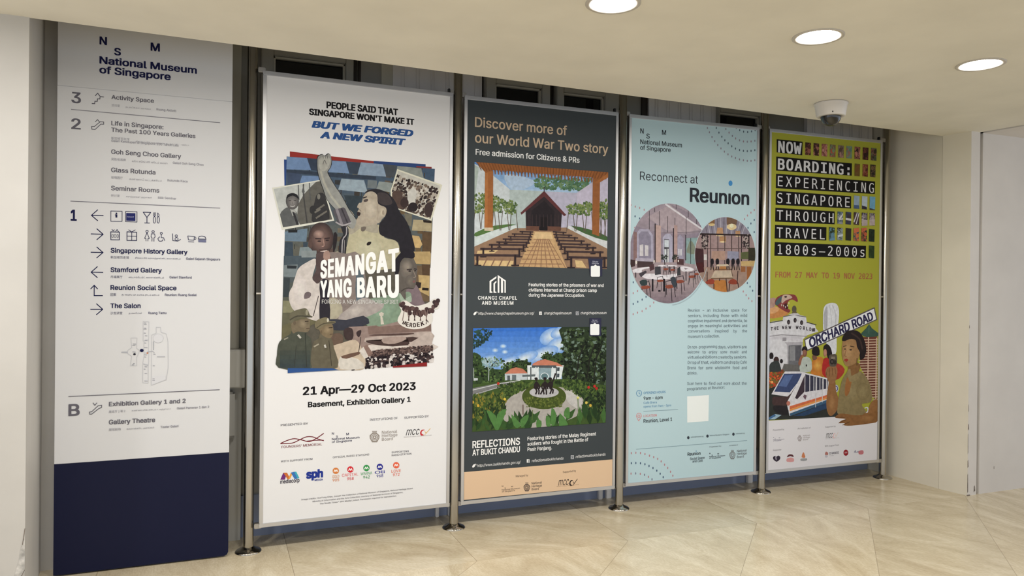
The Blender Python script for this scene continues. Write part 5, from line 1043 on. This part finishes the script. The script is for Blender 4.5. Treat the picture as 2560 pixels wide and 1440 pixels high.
S.text('Reunıon', 526, 1172, 622, 24, BK, bold=.018); S.line([(590, 1132), (590, 1146)], 3, BL); S.text('Social Space', 545, 1203, 652, 18, (70, 76, 84), bold=.012); S.text('and Café', 563, 1222, 638, 18, (70, 76, 84), bold=.012); S.done('sponsor_logo')
nsm_logo(S, 686, 1161, 9.6, (56, 58, 66)); S.text('Organised by', 686, 1112, 775, 10, (110, 118, 124)); S.done('sponsor_logo'); S.text('An institution of', 834, 1103, 897, 10, (110, 118, 124))
nhb_logo(S, 857, 1165, 22, 34, (122, 124, 122), (188, 212, 216))
for t, y, x1 in (('National', 1147, 962), ('Heritage', 1168, 962), ('Board', 1190, 940)): S.text(t, 890, y, x1, 17, (112, 114, 116), bold=.008)
S.done('sponsor_logo')

# ------------------------------------------------------------------ green poster
OL = (160, 158, 54)
S, SHT = poster('olive green framed poster with white lettering on black bars, rightmost of the row', 3, 0, -.0155, -.0013,
                [(1922.7, 321), (2204, 350.8), (2198.5, 1156.5), (1914.6, 1183)], OL)
S.zoom(1900, 310, .2916)
KB = (15, 12, 11); LT = (208, 204, 200)
for q in ([(140, 128), (362, 150), (358, 265), (140, 240)], [(137, 275), (783, 335), (782, 440), (135, 395)], [(135, 422), (982, 490), (980, 597), (133, 545)], [(133, 567), (778, 615), (777, 720), (132, 687)], [(130, 712), (638, 745), (637, 855), (128, 830)], [(127, 858), (567, 880), (566, 993), (124, 975)], [(125, 1005), (907, 1040), (905, 1145), (122, 1122)]): S.poly(q, KB); S.done('headline_bar')
S.up()
for t, x, y, x1, c, bd, sp_ in (('NOW', 152, 240, 353, 99, .022, 1.08), ('BOARDING:', 150, 385, 763, 94, .022, 1.12), ('EXPERIENCING', 150, 527, 972, 87, .004, 1.3), ('SINGAPORE', 146, 670, 765, 86, .004, 1.3), ('THROUGH', 142, 815, 628, 84, .004, 1.3), ('TRAVEL', 141, 965, 552, 86, .004, 1.3), ('1800s–2000s', 150, 1108, 893, 83, .004, 1.3)): S.text(t, x, y, x1, c, LT, 'm', bd, sp=sp_, top=False); S.done('headline_line')
S.text('FROM 27 MAY TO 19 NOV 2023', 131, 1308, 962, 50, (158, 92, 62), 'm', .012)
S.done('date_line')
S.layer = 2
S.zoom(1910, 340, .22222); S.tex = True
def tile(x, y, cs, w=64, h=138):
    S.clip = [(x, y), (x + w, y + 7), (x + w - 3, y + h + 7), (x - 2, y + h)]
    S.poly([(x - 9, y - 9), (x + w + 9, y - 9), (x + w + 9, y + h + 19), (x - 9, y + h + 19)], cs[0])
    r = random.Random(int(x * 7 + y))
    S.leaves([(x, y), (x + w, y), (x + w, y + h), (x, y + h)], 14, [mixc(p, q, .5) for p in cs for q in cs] + list(cs[1:]), 74, 24, int(x + y), (1.2, 1.9))
    for c in cs[1:]: S.poly(ell(x + w * r.uniform(.25, .75), y + h * r.uniform(.3, .8), w * r.uniform(.16, .3), h * r.uniform(.12, .24), 12), c)
    S.clip = None; S.done('picture_tile')
for i, cs in enumerate((((58, 36, 28), (150, 92, 74), (84, 46, 36)), ((66, 40, 32), (170, 112, 92), (60, 34, 30)), ((136, 82, 70), (188, 120, 104), (196, 140, 124)), ((120, 100, 74), (186, 90, 66), (124, 142, 104)), ((130, 110, 96), (96, 74, 62), (176, 132, 116)), ((126, 146, 118), (160, 112, 96), (104, 130, 116)), ((140, 86, 70), (60, 40, 36), (196, 130, 108)), ((74, 40, 32), (110, 62, 48), (52, 30, 26)), ((92, 110, 82), (140, 92, 72), (64, 50, 40)))): tile(459 + i * 92, 68 + i * 8, cs)
for x, cs in ((1012, ((104, 92, 40), (120, 76, 40))), (1102, ((120, 58, 40), (84, 40, 32), (150, 92, 66))), (1187, ((70, 62, 40), (46, 40, 32), (120, 92, 60)))): tile(x, 306 + (x - 1012) * .06, cs, 60)
for x, cs in ((1005, ((150, 168, 184),)), (1094, ((182, 192, 198),)), (1182, ((116, 168, 196),))): tile(x, 664 + (x - 1005) * .06, cs, 62)
S.poly([(1005, 770), (1060, 775), (1066, 815), (1003, 810)], (74, 92, 124)); S.poly([(1094, 775), (1150, 795), (1150, 822), (1094, 815)], (50, 46, 54)); S.poly([(1182, 805), (1240, 822), (1240, 830), (1182, 826)], (64, 62, 66))
for x, cs in ((820, ((74, 92, 104), (150, 150, 150))), (912, ((58, 66, 92), (60, 50, 56))), (1003, ((60, 46, 50), (92, 70, 66))), (1092, ((54, 46, 56), (196, 180, 176))), (1178, ((62, 52, 60), (170, 152, 146)))): tile(x, 842 + (x - 820) * .05, cs, 62)
S.poly([(835, 920), (882, 860), (880, 880), (850, 935)], (214, 208, 204)); S.poly([(834, 925), (882, 918), (882, 935), (834, 940)], (206, 200, 196)); S.poly([(912, 915), (974, 925), (974, 948), (910, 938)], (208, 202, 198)); S.line([(1005, 960), (1040, 860)], 12, (208, 202, 200)); S.line([(1030, 980), (1060, 862)], 10, (208, 202, 200)); S.poly([(1092, 940), (1240, 930), (1240, 1000), (1092, 1005)], (184, 166, 160))
for x in (1108, 1128, 1196, 1216): S.line([(x, 862), (x, 950)], 5, (196, 190, 190))
for x in (1156, ): S.poly([(x, 850), (x + 22, 850), (x + 22, 1010), (x, 1010)], OL, tex=False)
for x, cs in ((726, ((46, 60, 44), (96, 130, 146))), (818, ((48, 44, 40), (140, 150, 152))), (912, ((48, 40, 34), (40, 44, 34))), (1000, ((54, 84, 92), (206, 110, 66))), (1088, ((44, 54, 48), (190, 92, 62))), (1174, ((40, 52, 34), (30, 40, 28)))): tile(x, 1018 + (x - 726) * .05, cs, 62)
S.poly([(1000, 1035), (1062, 1025), (1062, 1070), (1000, 1090)], (206, 112, 72)); S.poly([(1088, 1030), (1148, 1026), (1148, 1050), (1088, 1078)], (196, 104, 70)); S.poly([(730, 1150), (790, 1130), (790, 1165), (728, 1172)], (104, 140, 160)); S.poly([(820, 1110), (880, 1095), (880, 1115), (820, 1135)], (196, 200, 200))
tile(1174, 1225, ((52, 72, 38), (40, 56, 30)), 60)
S.tex = False
S.done('picture_tile')
# collage
S.layer = 2
S.zoom(1910, 720, .24311)
PW = (214, 210, 210)
S.tex = True; S.clip = [(40, -20), (1175, -20), (1172, 1440), (36, 1440)]
# dragon float
S.poly([(30, 210), (130, 190), (200, 200), (260, 245), (180, 290), (30, 300)], (196, 132, 76), 2); S.poly([(30, 200), (110, 180), (160, 205), (110, 250), (30, 250)], (214, 160, 110), 2); S.poly([(36, 150), (60, 100), (110, 90), (130, 120), (110, 180), (50, 200)], (176, 140, 124), 2)
S.poly([(110, 150), (130, 90), (190, 60), (260, 55), (320, 65), (345, 110), (340, 135), (290, 110), (250, 130), (235, 190), (270, 220), (250, 245), (180, 210), (140, 180)], (134, 60, 58), 3)
S.poly([(115, 140), (150, 95), (190, 75), (210, 100), (170, 140), (130, 170)], (74, 92, 92), 3); S.poly([(190, 70), (250, 60), (290, 90), (220, 120), (180, 150)], (196, 168, 150), 3); S.ell(222, 82, 14, 9, (60, 44, 44)); S.poly([(200, 160), (235, 150), (250, 200), (215, 205)], (74, 30, 34), 2)
for x, y in ((200, 165), (220, 180), (240, 165), (255, 140), (180, 160)): S.poly([(x - 6, y), (x + 6, y), (x, y + 22)], (222, 212, 196))
S.ell(310, 210, 24, 38, (92, 84, 66)); S.poly([(285, 240), (340, 235), (330, 262), (290, 262)], (110, 96, 70))
# round white pavilion
S.poly([(30, 350), (110, 330), (190, 325), (200, 285), (270, 270), (300, 250), (340, 250), (370, 270), (430, 285), (440, 340), (520, 365), (535, 410), (560, 440), (440, 480), (400, 520), (390, 860), (30, 860)], PW)
S.line([(40, 350), (190, 326)], 10, (84, 84, 70)); S.line([(200, 285), (300, 268), (430, 290)], 9, (110, 106, 104)); S.line([(440, 345), (535, 372)], 10, (74, 72, 66)); S.poly([(250, 265), (300, 250), (345, 250), (372, 270), (310, 276)], (196, 190, 190))
for x, y in ((252, 342), (319, 323), (386, 348)): S.ell(x, y, 16, 25, (46, 40, 44)); S.ell(x + 3, y + 4, 8, 14, (84, 72, 72))
S.line([(40, 490), (180, 472), (440, 490)], 9, (150, 144, 146)); S.poly([(40, 500), (180, 484), (400, 500), (390, 545), (180, 520), (40, 520)], (204, 198, 200)); S.poly([(190, 500), (230, 500), (230, 535), (190, 535)], (150, 144, 146)); S.poly([(215, 550), (400, 548), (395, 580), (250, 580), (248, 830), (240, 830), (238, 580)], (176, 170, 172)); S.poly([(252, 582), (388, 575), (384, 800), (250, 812)], (112, 110, 112)); S.poly([(262, 592), (318, 590), (318, 740), (262, 740)], (140, 138, 138)); S.poly([(325, 590), (378, 588), (378, 740), (325, 740)], (92, 90, 94)); S.line([(40, 620), (52, 605), (54, 625), (42, 650)], 7, (60, 54, 62))
S.poly([(205, 770), (390, 790), (390, 850), (180, 850)], (104, 100, 96))
S.tex = False
for ch, x, y in zip('THENEWWORLD', (70, 100, 130, 186, 218, 250, 326, 364, 400, 434, 466), (430, 424, 420, 416, 415, 415, 416, 418, 422, 428, 434)): S.text(ch, x, y, x + (28 if ch == 'W' else 20), 36, (54, 46, 52), bold=.04)
S.poly([(492, 408), (524, 404), (524, 440), (492, 440)], (74, 66, 70))
# plain pale monument
S.tex = True
S.poly([(606, 410), (606, 260), (616, 190), (650, 155), (710, 146), (750, 165), (770, 230), (765, 340), (748, 480), (745, 640), (720, 680), (660, 660), (640, 560), (625, 470)], (222, 220, 220), 3); S.poly([(612, 300), (622, 220), (650, 190), (648, 400), (620, 420)], (176, 174, 176), 3); S.line([(700, 170), (735, 260), (735, 400)], 12, (198, 196, 198), 3); S.line([(672, 170), (690, 300), (700, 420)], 9, (204, 202, 204), 3)
# tower with green roof
S.poly([(1020, 500), (1165, 495), (1168, 1170), (1110, 1100), (1070, 950), (985, 790)], (112, 62, 50))
for i in range(24): y = 528 + i * 27; S.line([(1015 - (40 if y > 720 else 0) + max(0, y - 760) * .38, y), (1168, y - 4)], 10, (206, 176, 150))
for x, y0, y1 in ((1075, 500, 940), (1158, 510, 1150)): S.line([(x, y0), (x - 6, y1)], 12, (214, 180, 156))
S.poly([(1000, 460), (1050, 410), (1080, 370), (1110, 410), (1175, 460), (1172, 490), (1060, 500), (1010, 480)], (62, 92, 80), 2); S.line([(1082, 300), (1078, 460)], 7, (92, 120, 104)); S.ell(1082, 312, 10, 16, (150, 60, 56))
# street sign
S.tex = False
S.poly([(412, 520), (1135, 192), (1165, 322), (445, 640), (425, 590)], (92, 84, 84)); S.poly([(424, 528), (1128, 208), (1152, 316), (448, 625), (430, 585)], (226, 224, 226))
S.qtext('ORCHARD ROAD', (470, 612), (1128, 322), (1105, 235), (455, 512), (40, 36, 70), bold=.034)
S.tex = True
# crowd behind, lanterns and children
S.poly([(36, 830), (200, 830), (200, 1010), (36, 1020)], (122, 66, 40)); S.leaves([(40, 850), (200, 850), (190, 1000), (40, 1010)], 70, [(196, 70, 42), (214, 110, 50), (122, 104, 50), (160, 56, 40), (92, 90, 46)], 40, 14, 51, (-3, 3)); S.ell(80, 960, 14, 14, (240, 160, 90))
S.ell(75, 690, 22, 36, (40, 32, 32)); S.poly([(45, 740), (80, 720), (110, 760), (60, 800)], (214, 212, 214), 2); S.ell(125, 735, 28, 38, (64, 44, 40)); S.poly([(48, 820), (70, 760), (140, 740), (165, 790), (168, 850), (48, 850)], (56, 60, 58), 3); S.ell(178, 745, 16, 22, (36, 30, 32))
S.poly([(640, 780), (760, 770), (830, 830), (800, 900), (740, 940), (640, 920)], (170, 60, 46), 2)
S.poly([(480, 850), (500, 730), (570, 700), (620, 740), (620, 900), (500, 900)], (196, 122, 50), 3); S.blob(550, 790, 50, 70, (196, 122, 50), (222, 170, 84), 0, 0, 4); S.ell(530, 640, 36, 48, (36, 28, 30)); S.poly([(495, 690), (530, 680), (545, 720), (505, 735)], (120, 84, 66), 2); S.poly([(500, 610), (560, 600), (570, 680), (530, 690), (495, 670)], (32, 26, 28), 2)
S.poly([(600, 880), (610, 730), (660, 715), (690, 780), (680, 920)], (176, 44, 40), 3); S.poly([(615, 590), (650, 570), (685, 610), (700, 690), (660, 720), (640, 660), (612, 640)], (36, 28, 30), 3); S.blob(628, 660, 18, 40, (170, 116, 96), (196, 142, 118), 0, 0, 4)
S.poly([(370, 850), (378, 740), (420, 700), (470, 715), (490, 760), (480, 850)], (184, 190, 178), 3); S.poly([(350, 770), (375, 690), (400, 680), (385, 740), (372, 790)], (150, 96, 74), 2); S.blob(418, 655, 24, 46, (124, 80, 64), (158, 108, 86), 0, 0, 4); S.poly([(388, 640), (395, 600), (430, 592), (446, 620), (440, 640), (415, 625)], (34, 28, 30), 2); S.ell(435, 790, 7, 12, (50, 40, 40))
# tram
S.poly([(36, 1030), (130, 1000), (640, 1120), (760, 1180), (780, 1330), (36, 1350)], (50, 52, 48), 0)
S.poly([(75, 1085), (200, 870), (215, 852), (400, 858), (664, 925), (664, 1150), (262, 1310), (235, 1190), (240, 1110)], (222, 216, 216)); S.poly([(105, 1058), (205, 875), (388, 872), (350, 960), (265, 1066)], (62, 74, 110)); S.poly([(150, 1000), (215, 890), (300, 885), (230, 1010)], (90, 108, 150)); S.poly([(318, 1125), (418, 890), (416, 1060), (340, 1138)], (64, 50, 58))
S.poly([(424, 880), (655, 938), (652, 1030), (424, 1064)], (58, 56, 72))
for x in (470, 512, 540, 575, 610, 642): S.line([(x, 880 + (x - 424) * .26), (x, 1062 - (x - 424) * .14)], 8, (214, 208, 208))
S.line([(235, 1185), (400, 875)], 14, (226, 222, 222)); S.poly([(100, 1110), (240, 1110), (300, 1040), (335, 985), (235, 1170), (240, 1200), (100, 1200), (85, 1150)], (74, 54, 52), 2); S.poly([(110, 1200), (235, 1215), (245, 1300), (150, 1290), (95, 1240)], (40, 36, 38), 2)
for q, c in (([(264, 1210), (664, 1090), (664, 1112), (264, 1240)], (214, 110, 70)), ([(264, 1240), (664, 1112), (664, 1132), (264, 1262)], (228, 150, 80)), ([(264, 1285), (664, 1140), (664, 1170), (270, 1312)], (60, 92, 120)), ([(300, 1312), (664, 1170), (664, 1230), (420, 1310)], (44, 66, 96))): S.poly(q, c)
S.poly([(400, 1110), (415, 1090), (440, 1100), (425, 1145)], (110, 84, 92)); S.line([(534, 900), (530, 1220)], 7, (206, 202, 200)); S.line([(600, 930), (600, 1170)], 6, (206, 202, 200)); S.ell(250, 1180, 20, 24, (196, 120, 100)); S.poly([(40, 1345), (110, 1290), (180, 1300), (110, 1345)], (160, 186, 200)); S.poly([(40, 1355), (40, 1330), (110, 1290), (120, 1310)], (74, 110, 150))
S.ell(740, 1030, 26, 40, (196, 196, 210)); S.ring(740, 1030, 16, 26, 7, (50, 50, 96), 16)
# woman with a camera
S.poly([(640, 1180), (660, 1000), (680, 960), (730, 950), (740, 1050), (770, 1150), (760, 1240), (700, 1310), (660, 1290)], (146, 102, 62), 3); S.blob(700, 1180, 40, 100, (146, 102, 62), (170, 124, 80), 0, 0, 4)
S.poly([(770, 1110), (800, 950), (860, 850), (880, 830), (1000, 860), (1080, 960), (1110, 1080), (1100, 1170), (1010, 1190), (1030, 1240), (1060, 1310), (780, 1310), (760, 1200)], (140, 122, 84), 3); S.blob(900, 1060, 80, 110, (140, 122, 84), (156, 138, 98), 0, 0, 4); S.blob(1020, 1060, 70, 90, (132, 114, 78), (158, 140, 98), 0, 0, 4)
S.poly([(830, 1060), (850, 920), (900, 930), (880, 1060), (845, 1110)], (158, 104, 58), 3)
S.poly([(870, 780), (950, 760), (990, 800), (960, 880), (900, 940), (870, 880)], (138, 98, 60), 3); S.poly([(855, 850), (890, 830), (900, 900), (1000, 850), (960, 940), (880, 960)], (152, 132, 92), 2)
S.poly([(808, 540), (840, 500), (920, 490), (970, 540), (985, 660), (950, 760), (870, 800), (830, 780), (805, 710), (798, 640)], (166, 126, 84), 3); S.blob(865, 650, 58, 120, (166, 126, 84), (190, 150, 104), -6, -10, 5); S.line([(815, 595), (845, 588)], 7, (70, 50, 36), 0); S.line([(885, 592), (925, 600)], 8, (70, 50, 36)); S.ell(832, 622, 10, 7, (56, 40, 32)); S.ell(890, 630, 13, 7, (56, 40, 32)); S.line([(842, 630), (830, 690), (848, 700)], 6, (138, 96, 62), 3); S.poly([(822, 735), (845, 722), (866, 734), (846, 755)], (160, 62, 50), 2)
S.poly([(800, 530), (820, 470), (860, 435), (940, 430), (1000, 470), (1040, 560), (1050, 650), (1020, 720), (985, 730), (985, 660), (955, 600), (940, 530), (880, 520), (830, 540)], (40, 31, 32), 3); S.line([(900, 460), (980, 520), (1010, 620)], 16, (66, 50, 46), 3); S.ell(1010, 690, 28, 34, (36, 28, 30)); S.line([(955, 720), (955, 790)], 9, (92, 74, 40))
S.poly([(630, 860), (650, 810), (690, 800), (740, 800), (755, 860), (730, 960), (680, 980), (650, 930)], (152, 108, 70), 3)
for a, b_ in (((648, 830), (640, 890)), ((672, 820), (670, 900)), ((700, 815), (705, 890)), ((730, 820), (735, 880))): S.line([a, b_], 5, (112, 74, 46))
S.poly([(668, 690), (700, 675), (745, 680), (750, 760), (735, 800), (680, 800), (668, 760)], (92, 82, 70), 2); S.ell(698, 752, 22, 28, (46, 40, 38)); S.ell(728, 758, 16, 24, (52, 46, 42)); S.ell(698, 752, 10, 14, (90, 80, 74)); S.poly([(690, 700), (730, 700), (730, 725), (690, 725)], (140, 128, 110))
S.clip = [(36, -20), (1175, -20), (1168, 1440), (36, 1440)]
S.tex = False
S.poly([(36, 1358), (300, 1345), (740, 1322), (1055, 1304), (1175, 1298), (1175, 1460), (36, 1460)], (215, 209, 208))
S.line([(1040, 1232), (1066, 1228), (1070, 1265), (1050, 1290), (1066, 1300)], 12, (206, 200, 196), 3)
S.tex = True
S.poly([(735, 1320), (780, 1290), (860, 1295), (960, 1310), (1060, 1300), (1120, 1180), (1168, 1150), (1170, 1370), (1080, 1395), (900, 1415), (820, 1410), (830, 1390), (770, 1388), (800, 1360), (840, 1345), (745, 1335)], (140, 96, 56), 3); S.blob(1080, 1330, 80, 50, (140, 96, 56), (164, 118, 74), 0, -8, 4); S.poly([(1100, 1180), (1168, 1150), (1168, 1300), (1090, 1340), (1070, 1290)], (150, 104, 62), 3)
for a, b_ in (((770, 1388), (845, 1352)), ((810, 1408), (880, 1375)), ((742, 1325), (830, 1330))): S.line([a, b_], 6, (96, 60, 36))
S.poly([(762, 1386), (785, 1374), (790, 1384), (768, 1392)], (96, 50, 44)); S.poly([(806, 1408), (830, 1396), (834, 1406), (812, 1412)], (96, 50, 44))
S.clip = None; S.tex = False
S.flush('photo_collage', SHT, 'collage of a tram, pavilion and woman with a camera')
S.zoom(1910, 1050, .11719)
S.poly([(72, 20), (2425, -130), (2418, 885), (80, 1105)], (215, 209, 208)); S.done('logo_band', 'white band at the foot')
# the resting arm lies over the white band
S.layer += 1
S.zoom(1910, 720, .24311); S.tex = True
S.poly([(735, 1320), (800, 1300), (900, 1308), (1060, 1300), (1168, 1270), (1170, 1370), (1080, 1395), (900, 1415), (820, 1410), (830, 1390), (770, 1388), (800, 1360), (840, 1345), (745, 1335)], (140, 96, 56), 3)
S.blob(1060, 1340, 90, 38, (140, 96, 56), (160, 114, 70), 0, -8, 4)
for a, b_ in (((770, 1388), (845, 1352)), ((810, 1408), (880, 1375)), ((742, 1325), (830, 1330))): S.line([a, b_], 6, (96, 60, 36))
S.done('painted_arm'); S.tex = False
S.zoom(1910, 1050, .11719)
DG = (112, 106, 110)
S.up()
for t, x, y, x1, c in (('Presented by', 190, 222, 428, 34), ('An institution of', 716, 192, 992, 34), ('Supported by', 1305, 160, 1530, 34), ('Supporter', 190, 655, 370, 34), ('With support from', 1298, 572, 1600, 34)): S.text(t, x, y, x1, c, DG, bold=.01, top=False); S.done('sponsor_heading')
nsm_logo(S, 194, 375, 19.5, (70, 64, 96)); S.done('sponsor_logo'); nhb_logo(S, 760, 380, 46, 66, (150, 138, 134), (222, 218, 220))
for t, y, x1 in (('National', 345, 978), ('Heritage', 388, 978), ('Board', 430, 938)): S.text(t, 832, y, x1, 34, (150, 140, 136), bold=.01)
S.done('sponsor_logo')
mccy_logo(S, 1322, 385, 100, 260, (50, 44, 48), (222, 176, 172), (214, 190, 176)); S.text('Ministry of Culture, Community and Youth', 1315, 405, 1600, 13, (180, 172, 172)); S.done('sponsor_logo')
for q, c in (([(194, 780), (240, 755), (268, 775), (300, 750), (342, 775), (340, 830), (268, 885), (196, 830)], (52, 44, 56)), ([(238, 760), (262, 772), (270, 850), (244, 830)], (150, 142, 152)), ([(490, 775), (520, 735), (560, 725), (610, 735), (632, 770), (620, 785), (560, 765), (500, 790)], (92, 54, 58)), ([(486, 820), (560, 795), (632, 815), (630, 885), (488, 885)], (206, 146, 142)), ([(800, 790), (838, 680), (870, 740), (880, 800)], (196, 122, 84)), ([(785, 822), (915, 815), (905, 865), (790, 870)], (150, 150, 148)), ([(1300, 740), (1320, 675), (1360, 690), (1370, 730), (1345, 760)], (170, 110, 100)), ([(1302, 750), (1340, 745), (1365, 790), (1310, 800)], (184, 178, 182)), ([(1920, 690), (1960, 640), (1975, 690), (2010, 660), (2030, 690), (1960, 700)], (150, 146, 158)), ([(2025, 665), (2120, 650), (2122, 730), (2030, 735)], (186, 112, 116))): S.poly(q, c, 2); S.done('sponsor_logo')
S.text('CHANGI', 1390, 735, 1598, 48, (96, 90, 98), bold=.02); S.text('Foundation', 1395, 772, 1490, 16, (160, 154, 158)); S.done('sponsor_logo')
S.ell(1750, 700, 52, 66, (142, 30, 38), 24); S.text('SBS', 1722, 715, 1780, 32, (222, 190, 190), bold=.01)
S.done('sponsor_logo')
